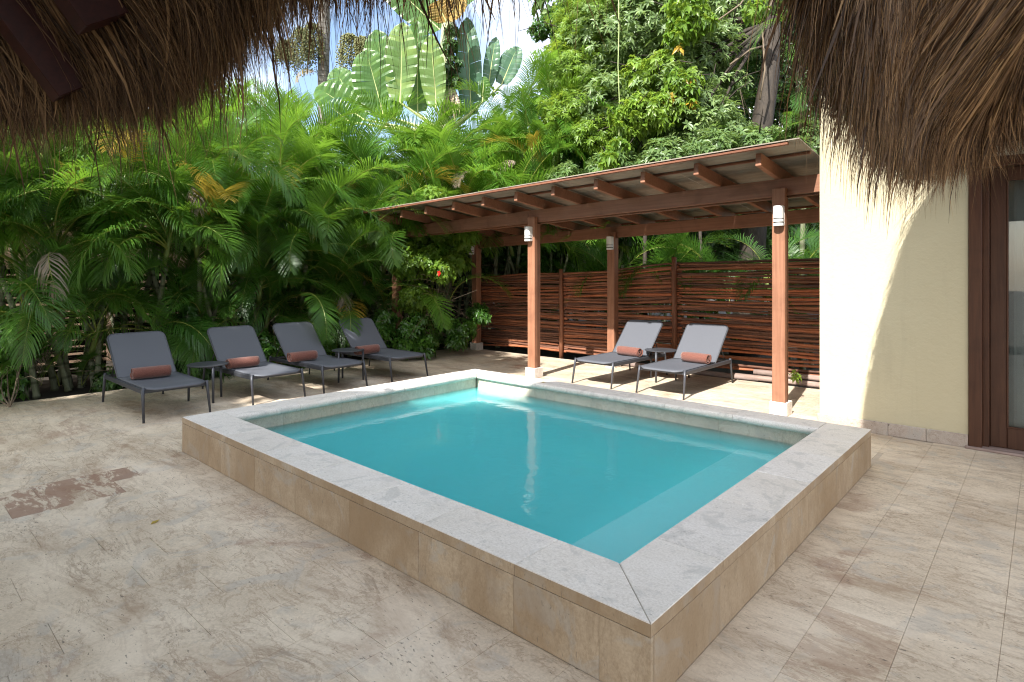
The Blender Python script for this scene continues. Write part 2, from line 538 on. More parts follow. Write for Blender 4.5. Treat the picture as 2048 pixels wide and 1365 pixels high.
# ---------------------------------------------------------------- mesh helpers
class MB:
    def __init__(s):
        s.v, s.f, s.m = [], [], []

    def add(s, vs, fs, mi=0):
        o = len(s.v)
        s.v += [tuple(p) for p in vs]
        s.f += [tuple(i + o for i in f) for f in fs]
        s.m += [mi] * len(fs)

    def box(s, x0, x1, y0, y1, z0, z1, mi=0):
        s.add([(x0, y0, z0), (x1, y0, z0), (x1, y1, z0), (x0, y1, z0), (x0, y0, z1), (x1, y0, z1), (x1, y1, z1), (x0, y1, z1)],
              [(0, 3, 2, 1), (4, 5, 6, 7), (0, 1, 5, 4), (1, 2, 6, 5), (2, 3, 7, 6), (3, 0, 4, 7)], mi)

    def bev(s, x0, x1, y0, y1, z0, z1, b=.006, mi=0):
        """box with its edges chamfered"""
        import bmesh
        bm = bmesh.new()
        bmesh.ops.create_cube(bm, size=1)
        for v in bm.verts:
            v.co = Vector(((x0 + x1) / 2 + v.co.x * (x1 - x0), (y0 + y1) / 2 + v.co.y * (y1 - y0), (z0 + z1) / 2 + v.co.z * (z1 - z0)))
        bmesh.ops.bevel(bm, geom=bm.edges[:], offset=b, segments=1, affect='EDGES')
        bm.verts.index_update()
        s.add([v.co.copy() for v in bm.verts], [[v.index for v in f.verts] for f in bm.faces], mi)
        bm.free()

    def tube(s, pts, rad, n=8, mi=0, cap=True, squash=1.):
        pts = [Vector(p) for p in pts]
        k = len(pts)
        if not hasattr(rad, '__len__'):
            rad = [rad] * k
        t0 = (pts[1] - pts[0]).normalized()
        ref = Vector((0, 0, 1)) if abs(t0.z) < .9 else Vector((1, 0, 0))
        vs, fs = [], []
        for i, p in enumerate(pts):
            t = (pts[min(i + 1, k - 1)] - pts[max(i - 1, 0)]).normalized()
            a = t.cross(ref).normalized()
            b = a.cross(t).normalized()
            for j in range(n):
                w = 2 * math.pi * j / n
                vs.append(p + a * (math.cos(w) * rad[i]) + b * (math.sin(w) * rad[i] * squash))
        for i in range(k - 1):
            for j in range(n):
                j2 = (j + 1) % n
                fs.append((i * n + j, i * n + j2, (i + 1) * n + j2, (i + 1) * n + j))
        if cap:
            fs.append(tuple(range(n - 1, -1, -1)))
            fs.append(tuple((k - 1) * n + j for j in range(n)))
        s.add(vs, fs, mi)

    def prism(s, poly, z0, z1, mi=0, mtx=None):
        n = len(poly)
        vs = [Vector((x, y, z0)) for x, y in poly] + [Vector((x, y, z1)) for x, y in poly]
        if mtx:
            vs = [mtx @ v for v in vs]
        fs = [tuple(range(n - 1, -1, -1)), tuple(range(n, 2 * n))]
        fs += [(i, (i + 1) % n, n + (i + 1) % n, n + i) for i in range(n)]
        s.add(vs, fs, mi)

    def mesh(s, name, mats, smooth=False):
        me = bpy.data.meshes.new(name)
        me.from_pydata(s.v, [], s.f)
        for m in (mats if isinstance(mats, (list, tuple)) else [mats]):
            me.materials.append(m)
        if any(s.m):
            me.polygons.foreach_set('material_index', s.m)
        if smooth:
            me.polygons.foreach_set('use_smooth', [True] * len(s.f))
        me.update()
        return me

    def build(s, name, mats, parent=None, smooth=False, loc=None):
        return link(name, s.mesh(name, mats, smooth), parent, loc)


def np_mesh(name, verts, faces, mat, smooth=False):
    """mesh from an (n,3) array and an (m,k) array of equal-sided faces"""
    me = bpy.data.meshes.new(name)
    k = faces.shape[1]
    me.vertices.add(len(verts))
    me.vertices.foreach_set('co', np.ascontiguousarray(verts, dtype=np.float32).ravel())
    me.loops.add(faces.size)
    me.loops.foreach_set('vertex_index', faces.astype(np.int32).ravel())
    me.polygons.add(len(faces))
    me.polygons.foreach_set('loop_start', np.arange(0, faces.size, k, dtype=np.int32))
    me.polygons.foreach_set('loop_total', np.full(len(faces), k, dtype=np.int32))
    if smooth:
        me.polygons.foreach_set('use_smooth', np.ones(len(faces), dtype=bool))
    me.materials.append(mat)
    me.update(calc_edges=True)
    return me


def link(name, me, parent=None, loc=None, mat=None):
    o = bpy.data.objects.new(name, me)
    COL.objects.link(o)
    if parent is not None:
        o.parent = parent
        if loc is None:                       # mesh given in world space
            o.matrix_parent_inverse = Matrix.Translation(-parent.location) if not any(parent.rotation_euler) else parent.matrix_basis.inverted()
    if loc is not None:
        o.location = loc
    if mat is not None:
        o.material_slots[0].link = 'OBJECT'
        o.material_slots[0].material = mat
    return o


def thing(name, label, cat, loc=(0, 0, 0), rz=0., group=None):
    o = bpy.data.objects.new(name, None)
    COL.objects.link(o)
    o.location = loc
    o.rotation_euler = (0, 0, rz)
    o.empty_display_size = .1
    return tag(o, label, cat, group)


def tag(o, label, cat, group=None):
    o['label'] = label
    o['category'] = cat
    if group:
        o['group'] = group
    return o


def kind(o, k):
    o['kind'] = k
    return o


def dup(root, loc, rz, label, group=None):
    r = root.copy()
    COL.objects.link(r)
    r.location = loc
    r.rotation_euler = (0, 0, rz)
    r['label'] = label
    if group:
        r['group'] = group
    for ch in list(root.children):
        c = ch.copy()
        COL.objects.link(c)
        c.parent = r
        for g in ch.children:
            d = g.copy()
            COL.objects.link(d)
            d.parent = c
    return r


# ---------------------------------------------------------------- ground, patio
PX0, PX1, PY0, PY1, PH = -5.435, -1.012, 1.834, 5.30, .294     # outer faces of the raised pool, height of its rim
IX0, IX1, IY0, IY1 = -5.18, -1.315, 2.124, 5.08                # inner faces
WATER_Z = .127


def ring(mb, X0, X1, Y0, Y1, x0, x1, y0, y1, z):
    """flat sheet with a rectangular hole"""
    for a, b, c, d in ((X0, X1, Y0, y0), (X0, X1, y1, Y1), (X0, x0, y0, y1), (x1, X1, y0, y1)):
        mb.add([(a, c, z), (b, c, z), (b, d, z), (a, d, z)], [(0, 1, 2, 3)])


g = MB()
ring(g, -90, 60, -60, 110, PX0 + .03, PX1 - .03, PY0 + .03, PY1 - .03, -.045)
kind(g.build('ground', M['soil']), 'structure')

FX0, FX1, FY0, FY1 = -8.98, 3.2, -1.4, 8.42
g = MB()
ring(g, FX0, FX1, FY0, FY1, PX0 + .03, PX1 - .03, PY0 + .03, PY1 - .03, -.004)
for a, b, c, d in ((FX0, FX1, FY0, FY0), (FX0, FX1, FY1, FY1), (FX0, FX0, FY0, FY1), (FX1, FX1, FY0, FY1)):
    g.add([(a, c, -.004), (b, d, -.004), (b, d, -.06), (a, c, -.06)], [(0, 1, 2, 3)])
patio = kind(g.build('patio', M['grout']), 'structure')

TW, TL = .305, .61
tiles = []
i = 0
x = FX0
while x < FX1:
    y = FY0 - (.37 if i % 2 else .06) - .61 * ((i * 37) % 5) / 5 * .35
    while y < FY1:
        a, b, c, d = x, min(x + TW, FX1), max(y, FY0), min(y + TL, FY1)
        y += TL
        if d - c < .03:
            continue
        if b > PX0 + .02 and a < PX1 - .02:              # butt against the pool
            if PX0 < (a + b) / 2 < PX1:
                if c < PY0 < d:
                    d = PY0
                elif c < PY1 < d:
                    c = PY1
            elif PY0 < d and c < PY1:
                if a < PX0 < b:
                    b = PX0
                elif a < PX1 < b:
                    a = PX1
        cx, cy = (a + b) / 2, (c + d) / 2
        if PX0 < cx < PX1 and PY0 < cy < PY1 or b - a < .02 or d - c < .02:
            continue
        if cx > -1.68 and cy > 6.55:
            continue
        q = proj((cx, cy, 0))
        size = 0
        if q and -120 < q[0] < 2170 and q[1] < 1480:
            size = 1 / q[2] ** 2
        tiles.append((size, a, b, c, d))
    x += TW
    i += 1
tiles.sort(reverse=True)
tm = MB()
tm.bev(-.5, .5, -.5, .5, -.5, .5, .02)
tile_me = None
rnd = random.Random(5)
import bmesh as _bm


def tile_mesh(w, l, name='paving_tile'):
    b = MB()
    e = .0007
    z1, z0, bv = 0., -.011, .0009
    x0, x1, y0, y1 = -w / 2 + e, w / 2 - e, -l / 2 + e, l / 2 - e
    vs = [(x0, y0, z0), (x1, y0, z0), (x1, y1, z0), (x0, y1, z0), (x0, y0, z1 - bv), (x1, y0, z1 - bv), (x1, y1, z1 - bv), (x0, y1, z1 - bv),
          (x0 + bv, y0 + bv, z1), (x1 - bv, y0 + bv, z1), (x1 - bv, y1 - bv, z1), (x0 + bv, y1 - bv, z1)]
    fs = [(0, 1, 5, 4), (1, 2, 6, 5), (2, 3, 7, 6), (3, 0, 4, 7), (4, 5, 9, 8), (5, 6, 10, 9), (6, 7, 11, 10), (7, 4, 8, 11), (8, 9, 10, 11)]
    b.add(vs, fs)
    return b


full = tile_mesh(TW, TL).mesh('paving_tile', M['floor'])
rest = MB()
for k, (sz, a, b, c, d) in enumerate(tiles):
    z = rnd.uniform(-.0006, .0006)
    if k < 300:
        me = full if (b - a > TW - .01 and d - c > TL - .01) else tile_mesh(b - a, d - c).mesh('paving_tile', M['floor'])
        mt = None
        for rx, ry in ((-5.17, .97), (-4.9, .97), (-5.17, .4)):
            if a < rx < b and c < ry < d:
                mt = M['floor_red']
        link('paving_tile', me, patio, ((a + b) / 2, (c + d) / 2, z), mt)
    else:
        t = tile_mesh(b - a, d - c)
        rest.add([(v[0] + (a + b) / 2, v[1] + (c + d) / 2, v[2] + z) for v in t.v], t.f)
kind(rest.build('paving_tiles', M['floor'], patio, loc=(0, 0, 0)), 'stuff')

# ---------------------------------------------------------------- pool
pool = thing('swimming_pool', 'raised rectangular plunge pool clad in travertine with pale stone rim', 'pool', (-3.2, 3.55, 0))
CT = .05                                                           # rim stone thickness
g = MB()                                                           # core of the walls, hidden by the cladding
ci = .022
for a, b, c, d in ((PX0 + ci, PX1 - ci, PY0 + ci, IY0 - ci), (PX0 + ci, PX1 - ci, IY1 + ci, PY1 - ci),
                   (PX0 + ci, IX0 - ci, IY0 - ci, IY1 + ci), (IX1 + ci, PX1 - ci, IY0 - ci, IY1 + ci)):
    g.box(a, b, c, d, -1.2, PH - CT - .004)
g.build('core', M['grout'], pool)
g = MB()                                                           # basin below the water, bench along the right side
bx = -1.95
zb = -.95
g.add([(IX0, IY0, zb), (bx, IY0, zb), (bx, IY1, zb), (IX0, IY1, zb)], [(0, 1, 2, 3)])
g.add([(bx, IY0, .005), (IX1, IY0, .005), (IX1, IY1, .005), (bx, IY1, .005), (bx, IY0, zb), (bx, IY1, zb)], [(0, 1, 2, 3), (4, 0, 3, 5)])
for p, q in (((IX0, IY0), (bx, IY0)), ((bx, IY1), (IX0, IY1)), ((IX0, IY1), (IX0, IY0))):
    g.add([(*p, zb), (*q, zb), (*q, .0), (*p, .0)], [(0, 1, 2, 3)])
g.build('basin', M['plaster_pool'], pool)
rnd = random.Random(11)


def panels(name, pts, z0, z1, nrm, thick, mat):
    """cladding slabs side by side: pts = break positions along the wall"""
    axis, fixed, sgn = nrm
    for a, b in zip(pts[:-1], pts[1:]):
        m = MB()
        o = rnd.uniform(-.0008, .0008)
        f0, f1 = sorted((fixed + sgn * o, fixed - sgn * thick))
        if axis == 'y':
            m.bev(a + .0005, b - .0005, f0, f1, z0, z1, .0012)
        else:
            m.bev(f0, f1, a + .0005, b - .0005, z0, z1, .0012)
        m.build(name, mat, pool)


zt = PH - CT - .0025
panels('facing_slab', [PX0, -4.87, -4.636, -4.066, -3.491, -2.888, -2.277, -1.653, -1.226, PX1], 0, zt, ('y', PY0, -1), .02, M['facing'])
panels('facing_slab', [PY0 + .021, 2.421, 3.094, 3.654, 4.26, 4.86, PY1 - .021], 0, zt, ('x', PX1, 1), .02, M['facing'])
panels('facing_slab', [PX0, -4.8, -4.2, -3.6, -3.0, -2.4, -1.8, PX1], 0, zt, ('y', PY1, 1), .02, M['facing'])
panels('facing_slab', [PY0 + .021, 2.45, 3.05, 3.65, 4.25, 4.85, PY1 - .021], 0, zt, ('x', PX0, -1), .02, M['facing'])
panels('waterline_tile', [IX0, -4.58, -3.97, -3.36, -2.75, -2.14, -1.6, IX1], .0, PH - CT - .004, ('y', IY1, -1), .02, M['inner'])
panels('waterline_tile', [IX0, -4.6, -4.0, -3.4, -2.8, -2.2, -1.6, IX1], .0, PH - CT - .004, ('y', IY0, 1), .02, M['inner'])
panels('waterline_tile', [IY0 + .021, 2.6, 3.2, 3.8, 4.4, IY1 - .021], .0, PH - CT - .004, ('x', IX0, 1), .02, M['inner'])
panels('waterline_tile', [IY0 + .021, 2.6, 3.2, 3.8, 4.4, IY1 - .021], .0, PH - CT - .004, ('x', IX1, -1), .02, M['inner'])


def coping(poly):
    m = MB()
    cx = sum(p[0] for p in poly) / len(poly)
    cy = sum(p[1] for p in poly) / len(poly)
    o = rnd.uniform(-.0012, .0006)

    def ins(k):
        out = []
        for px, py in poly:
            l = math.hypot(px - cx, py - cy)
            out.append((px - (px - cx) / l * k, py - (py - cy) / l * k))
        return out
    A, B = ins(.0013), ins(.006)
    n = len(A)
    z0, z1, z2 = PH - CT, PH - .004 + o, PH + o
    vs = [(*p, z0) for p in A] + [(*p, z1) for p in A] + [(*p, z2) for p in B]
    fs = [tuple(range(n - 1, -1, -1)), tuple(range(2 * n, 3 * n))]
    for i in range(n):
        j = (i + 1) % n
        fs += [(i, j, n + j, n + i), (n + i, n + j, 2 * n + j, 2 * n + i)]
    m.add(vs, fs)
    m.m = [1, 0] + [1, 0] * n  # edges take the browner facing stone: dirt and shade put into the colour
    return m.build('coping_stone', [M['coping'], M['facing']], pool)


def bullnose(x0, x1, y0, y1, edge):
    """rim stone whose inner edge is rounded; edge = 'y-' or 'x+'"""
    m = MB()
    r = CT / 2 + .006
    zc = PH - r
    prof = []
    for k in range(9):
        w = math.pi / 2 + math.pi * k / 8
        prof.append((math.cos(w) * r, zc + math.sin(w) * r))          # bulges towards negative first coordinate
    vs, fs = [], []
    o = rnd.uniform(-.001, .001)
    if edge == 'y-':
        P2 = [(y1, PH)] + [(y0 + r + a, b) for a, b in prof] + [(y1, PH - 2 * r)]
        rows = [[(x, a, b + o) for a, b in P2] for x in (x0 + .0012, x1 - .0012)]
    else:
        P2 = [(x0, PH)] + [(x1 - r - a, b) for a, b in prof] + [(x0, PH - 2 * r)]
        rows = [[(a, y, b + o) for a, b in P2] for y in (y0 + .0012, y1 - .0012)]
    n = len(P2)
    m.add(rows[0] + rows[1], [(i, (i + 1) % n, n + (i + 1) % n, n + i) for i in range(n)] + [tuple(range(n)), tuple(range(2 * n - 1, n - 1, -1))])
    return m.build('coping_stone', M['coping'], pool, smooth=False)


ov = .012                                                             # rim oversails the inner tiles a little
JX = [PX0, -4.55, -3.95, -3.35, -2.75, -2.25, -1.645]
for a, b in zip(JX[:-1], JX[1:]):
    if a == PX0:
        coping([(a, PY0), (b, PY0), (b, IY0 + ov), (IX0 + ov + .03, IY0 + ov), (a, IY0 + ov)])
    else:
        coping([(a, PY0), (b, PY0), (b, IY0 + ov), (a, IY0 + ov)])
coping([(-1.645, PY0), (PX1, PY0), (IX1 - ov, IY0 + ov), (-1.645, IY0 + ov)])
JY = [2.455, 3.105, 3.7, 4.30, 4.757]
coping([(PX1, PY0), (PX1, JY[0]), (IX1 - ov, JY[0]), (IX1 - ov, IY0 + ov)])
for a, b in zip(JY[:-1], JY[1:]):
    coping([(IX1 - ov, a), (PX1, a), (PX1, b), (IX1 - ov, b)])
coping([(IX1 - ov, JY[-1]), (PX1, JY[-1]), (PX1, PY1), (IX1 - ov, PY1)])
JF = [IX0 + .045, -4.5, -3.88, -3.26, -2.64, -2.0, IX1 - ov]
for a, b in zip(JF[:-1], JF[1:]):
    bullnose(a, b, IY1 - .045, PY1, 'y-')
JL = [IY0 + ov, 2.75, 3.35, 3.95, 4.5, IY1 - .045]
for a, b in zip(JL[:-1], JL[1:]):
    bullnose(PX0, IX0 + .045, a, b, 'x+')
coping([(PX0, IY1 - .045), (IX0 + .045, IY1 - .045), (IX0 + .045, PY1), (PX0, PY1)])

g = MB()
g.box(IX0 - .008, IX1 + .008, IY0 - .008, IY1 + .008, zb - .02, WATER_Z)
kind(g.build('water', M['water']), 'structure')

# ---------------------------------------------------------------- house: wall, skirting, door
house = thing('house', 'cream rendered house wall with wooden glazed door under thatch', 'house', (-.5, 6.45, 0))
WY = 6.45
g = MB()
g.box(-1.68, -.498, WY, WY + 2.4, -.04, 3.9)
g.box(-.498, 3.2, WY + .02, WY + .26, 2.50, 3.9)
g.box(1.5, 3.2, WY + .02, WY + .26, -.04, 2.50)
g.box(-.498, 3.2, WY + 1.2, WY + 1.4, -.04, 3.9)
g.build('wall', M['wall'], house)
rnd = random.Random(3)
for a, b in zip([-1.7, -1.15, -.82, -.5], [-1.152, -.822, -.502]):
    pass
for a, b in ((-1.70, -1.093), (-1.091, -.80), (-.798, -.50)):
    m = MB()
    m.bev(a, b, WY - .02 - rnd.uniform(0, .001), WY, 0, .115, .004)
    m.build('skirting_tile', M['skirting'], house)
m = MB()
m.bev(-1.702, -1.68, WY, WY + 1.2, 0, .115, .004)
m.build('skirting_tile', M['skirting'], house)
g = MB()                                                              # door frame
g.bev(-.498, -.405, WY - .02, WY + .16, 0, 2.50, .006)
g.bev(-.405, -.36, WY + .05, WY + .16, 0, 2.42, .004)
g.bev(-.405, 1.5, WY - .02, WY + .16, 2.42, 2.50, .006)
g.bev(1.41, 1.5, WY - .02, WY + .16, 0, 2.42, .006)
g.build('door_frame', M['door_wood'], house)
g = MB()
g.bev(-.52, 1.5, WY - .05, WY + .2, .0, .022, .004)
g.build('door_sill', M['edging'], house)
door = MB()
dz = .024
DY0, DY1 = WY + .085, WY + .13
door.bev(-.358, -.245, DY0, DY1, dz, 2.415, .005)
door.bev(.44, .55, DY0, DY1, dz, 2.415, .005)
door.bev(-.2449, .4399, DY0, DY1, dz, .20, .005)
door.bev(-.2449, .4399, DY0, DY1, 2.30, 2.415, .005)
door = door.build('door', M['door_wood'], house)
g = MB()
g.bev(-.247, .442, DY0 - .003, DY1 - .02, .198, .212, .003)
g.bev(-.247, -.235, DY0 - .003, DY1 - .02, .212, 2.3, .003)
d2 = g.build('glazing_bead', M['door_wood'], door)
d2.matrix_parent_inverse = Matrix.Translation((0, 0, 0))
g = MB()
g.box(-.244, .439, DY0 + .02, DY0 + .026, .2, 2.3)
gp = g.build('glass', M['glass'], door)
# (door mesh is in world space under house; keep its own children in world space as well)
for c in (d2, gp):
    c.matrix_parent_inverse = Matrix.Translation(Vector((0, 0, 0)))
g = MB()
g.bev(.55, .66, DY0 + .005, DY1 + .005, dz, 2.415, .005)
g.bev(1.3, 1.41, DY0 + .005, DY1 + .005, dz, 2.415, .005)
g.bev(.66, 1.3, DY0 + .005, DY1 + .005, dz, .2, .005)
g.bev(.66, 1.3, DY0 + .005, DY1 + .005, 2.3, 2.415, .005)
dr2 = g.build('door', M['door_wood'], house)
g = MB()
g.box(.659, 1.301, DY0 + .02, DY0 + .026, .2, 2.3)
c = g.build('glass', M['glass'], dr2)
c.matrix_parent_inverse = Matrix.Translation(Vector((0, 0, 0)))
g = MB()                                                              # sheer curtain in folds behind the glass
n = 90
for i in range(n):
    x0, x1 = -.30 + 1.7 * i / n, -.30 + 1.7 * (i + 1) / n
    y0, y1 = WY + .30 + .022 * math.sin(i * .9) + .01 * math.sin(i * .37), WY + .30 + .022 * math.sin((i + 1) * .9) + .01 * math.sin((i + 1) * .37)
    g.add([(x0, y0, .04), (x1, y1, .04), (x1, y1, 2.4), (x0, y0, 2.4)], [(0, 1, 2, 3)])
g.build('curtain', M['curtain'], house, smooth=True)

# ---------------------------------------------------------------- pergola
perg = thing('pergola', 'red brown timber pergola with flat board roof over the right loungers', 'pergola', (-5.3, 7.3, 0))


def beam_top(x):
    return 2.545 + .0235 * (x + 1.74)


RS = -.105                                                            # fall of the rafters towards the back


def raf_bottom(x, y):
    return beam_top(x) + RS * (y - 6.65)


def slab(name, p0, p1, w, h, mat, parent, b=.004):
    """timber from p0 to p1 (lower front edge centre line), width w, height h"""
    p0, p1 = Vector(p0), Vector(p1)
    d = p1 - p0
    ln = d.length
    ax = d.normalized()
    side = ax.cross(Vector((0, 0, 1))).normalized()
    up = side.cross(ax).normalized()
    m = MB()
    m.bev(0, ln, -w / 2, w / 2, 0, h, b)
    me = m.mesh(name, mat)
    o = link(name, me, parent, (0, 0, 0))
    rot = Matrix((ax, -side, up)).transposed().to_4x4()
    o.matrix_parent_inverse = Matrix.Translation(-parent.location)
    o.matrix_basis = Matrix.Translation(p0) @ rot
    return o


def post(x, y, top, rear_top, plinth_h=.13, w=.135):
    for nm, bx in (('post', (x - w / 2, x + w / 2, y, y + .068, plinth_h - .01, top)), ('post', (x - w / 2 + .012, x + w / 2 - .012, y + .0685, y + .15, plinth_h - .01, rear_top))):
        m = MB()
        m.bev(*bx, .005)
        c = Vector(((bx[0] + bx[1]) / 2, (bx[2] + bx[3]) / 2, 0))
        m.v = [tuple(Vector(v) - c) for v in m.v]
        o = m.build(nm, M['pergola_z'], perg, loc=c - perg.location)
    m = MB()
    e = .022
    for bx in ((x - w / 2 - e, x + w / 2 + e, y - e, y - .0005), (x - w / 2 - e, x + w / 2 + e, y + .1505, y + .15 + e),
               (x - w / 2 - e, x - w / 2 - .0005, y, y + .15), (x + w / 2 + .0005, x + w / 2 + e, y, y + .15)):
        m.bev(*bx, 0, plinth_h + .012, .004)
    m.build('post_plinth', M['plinth'], perg)


FRONT = [-2.118, -5.58, -8.88]
for x in FRONT:
    post(x, 6.58, beam_top(x) - .11, beam_top(x) - .205)
BACK = [(-5.23, 8.16), (-8.46, 8.22)]
for x, y in BACK:
    post(x, y, raf_bottom(x, y) - .12, raf_bottom(x, y) - .20)
for ya, hh, dz_ in ((6.665, .185, 0.), (6.755, .185, -.018)):
    for xa, xb in ((-9.05, -5.70), (-5.699, -1.70)):
        slab('beam', (xa, ya + .02, beam_top(xa) - hh + dz_), (xb, ya + .02, beam_top(xb) - hh + dz_), .045, hh, M['pergola_x'], perg)
for ya in (8.285, 8.355):
    slab('beam', (-9.0, ya, raf_bottom(-9.0, 8.3) - .18), (-1.75, ya, raf_bottom(-1.75, 8.3) - .18), .045, .178, M['pergola_x'], perg)
RX = [-2.15, -2.81, -3.46, -4.11, -4.78, -5.43, -6.07, -6.71, -7.37, -8.0, -8.65]
for x in RX:
    slab('rafter', (x, 6.07, raf_bottom(x, 6.07) + .001), (x, 8.75, raf_bottom(x, 8.75) + .001), .058, .13, M['pergola_y'], perg)
EX = [-9.05, -7.6, -6.1, -4.6, -3.2, -1.72]
for a, b in zip(EX[:-1], EX[1:]):
    m = MB()
    ya, yb = 5.93 + random.uniform(0, .02), 8.9
    t = .011
    k = .159 + random.uniform(0, .003)
    a2, b2 = a + .002, b - .002
    vs = []
    for z in (0, t):
        for (x, y) in ((a2, ya), (b2, ya), (b2, yb), (a2, yb)):
            vs.append((x, y, raf_bottom(x, y) + k + z))
    m.add(vs, [(0, 3, 2, 1), (4, 5, 6, 7), (0, 1, 5, 4), (1, 2, 6, 5), (2, 3, 7, 6), (3, 0, 4, 7)])
    m.build('roof_panel', M['roof_panel'], perg)
for y, x1 in ((5.965, -1.83), (6.36, -1.74), (7.3, -1.74), (8.1, -1.74), (8.85, -1.8)):
    slab('batten', (-9.0, y, raf_bottom(-9.0, y) + .132), (x1, y, raf_bottom(x1, y) + .132), .045, .025, M['roof_batten'], perg, .002)


# wall lamps on four posts
def make_lamp():
    t = thing('wall_lamp', '', 'wall lamp')
    m = MB()
    m.bev(-.05, .05, -.008, 0, -.10, .10, .003)
    m.build('back_plate', M['white'], t, loc=(0, 0, 0))

    def dshape(r, d, z0, z1):
        poly = [(-r, 0)] + [(r * math.cos(math.pi + math.pi * k / 12), -d + r * math.sin(math.pi + math.pi * k / 12) * .75) for k in range(13)] + [(r, 0)]
        q = MB()
        q.prism(poly, z0, z1)
        return q
    dshape(.049, .045, -.025, .105).build('shade', M['white'], t, loc=(0, -.009, 0))
    dshape(.04, .042, -.098, -.0251).build('core', M['lamp_dark'], t, loc=(0, -.009, 0))
    for z in (-.063, -.105):
        dshape(.05, .045, z, z + .028).build('band', M['white'], t, loc=(0, -.0085, 0))
    return t


lamp0 = make_lamp()
LAMPS = [((-2.105, 6.58, 2.125), 'white wall lamp on the post nearest the cream wall'),
         ((-5.60, 6.58, 2.095), 'white wall lamp on the pergola post at the pool far corner'),
         ((-5.22, 8.16, 2.01), 'white wall lamp on the back post behind the right loungers'),
         ((-8.50, 8.22, 2.01), 'dim white wall lamp on the far back post in deep shade')]
for i, (p, lb) in enumerate(LAMPS):
    o = lamp0 if i == 0 else dup(lamp0, p, 0, lb)
    o.location = p
    o['label'] = lb
    o['group'] = 'wall lamps on the pergola posts'

# ---------------------------------------------------------------- pole fence under the pergola
fence = thing('pole_fence', 'fence of stacked horizontal red brown poles between round posts', 'fence', (-5, 8.6, 0))


def fy(x):
    return 8.50 + .055 * (x + 8.6) / 1.6


rnd = random.Random(21)


def pole_mesh(ln, k):
    m = MB()
    r = random.Random(100 + k)
    pts, rad = [], []
    amp = r.uniform(.006, .022)
    p1, p2 = r.uniform(0, 6), r.uniform(0, 6)
    ra, rb = r.uniform(.0165, .0205), r.uniform(.0215, .0265)
    if r.random() < .5:
        ra, rb = rb, ra
    for i in range(15):
        t = i / 14
        pts.append(((t - .5) * ln, amp * .6 * math.sin(t * 7 + p1), amp * math.sin(t * 5.2 + p2) + r.uniform(-.003, .003)))
        rad.append((ra + (rb - ra) * t) * r.uniform(.92, 1.08))
    m.tube(pts, rad, 6)
    return m.mesh('pole', M['pole'], smooth=True)


POLES = {}
bays = [(-8.55, -6.5, 1.50, 1.55), (-6.5, -4.33, 1.55, 1.70), (-4.33, -1.55, 1.72, 1.74)]
for bi, (xa, xb, za, zb_) in enumerate(bays):
    ln = (xb - xa) + .16
    vs = [pole_mesh(ln, bi * 20 + k) for k in range(9)]
    nrow = 52
    gap_rows = {0: (), 1: (), 2: ()}[bi]
    for r_ in range(nrow):
        t = (r_ + .5) / nrow
        if (r_ in (3, 4)) and bi == 2:
            continue
        if r_ == {0: 27, 1: 25, 2: 7}[bi]:
            continue
        z0 = .10 + (za - .12) * t
        z1 = .10 + (zb_ - .12) * t
        z = (z0 + z1) / 2 + rnd.uniform(-.006, .006)
        tilt = math.atan2(z1 - z0, xb - xa) * (.2 + .8 * t) + rnd.uniform(-.006, .006)
        o = link('pole', rnd.choice(vs), fence, ((xa + xb) / 2 + rnd.uniform(-.03, .03) - fence.location.x,
                                                 fy((xa + xb) / 2) - fence.location.y + .03 * (1 if r_ % 2 else -1) * .35 + rnd.uniform(-.006, .006), z))
        o.rotation_euler = (rnd.uniform(-.3, .3) + (math.pi if rnd.random() < .5 else 0), -tilt, math.atan2(fy(xb) - fy(xa), xb - xa) + (math.pi if rnd.random() < 0 else 0))
for x, h in ((-6.5, 1.60), (-4.33, 1.78), (-1.9, 1.8)):
    m = MB()
    m.tube([(0, 0, -.05), (.008, .004, h * .4), (-.004, .002, h * .8), (0, 0, h)], [.042, .04, .041, .038], 9)
    m.build('post', M['pole_up'], fence, smooth=True, loc=(x - fence.location.x, fy(x) - .065 - fence.location.y, 0))

for i, (x0, x1, y0, y1, z, lb) in enumerate(((-3.4, -1.75, 8.50, 8.56, .035, 'pale weathered log lying along the paving edge below the fence'),
                                             (-5.2, -3.0, 8.46, 8.50, .03, 'dark weathered log at the foot of the fence behind the loungers'),
                                             (-3.1, -1.75, 8.60, 8.66, .105, 'pinkish log resting on top of the edging log by the wall'))):
    m = MB()
    c = Vector(((x0 + x1) / 2, (y0 + y1) / 2, z))
    m.tube([Vector((x0, y0, z)) - c, Vector((x0 * .6 + x1 * .4, y0 + .012, z + .006)) - c, Vector((x0 * .2 + x1 * .8, y1 - .01, z - .003)) - c, Vector((x1, y1, z)) - c], [.045, .04, .042, .036], 8)
    o = m.build('edging_log', M['edging'], smooth=True, loc=c)
    tag(o, lb, 'log', 'edging logs')

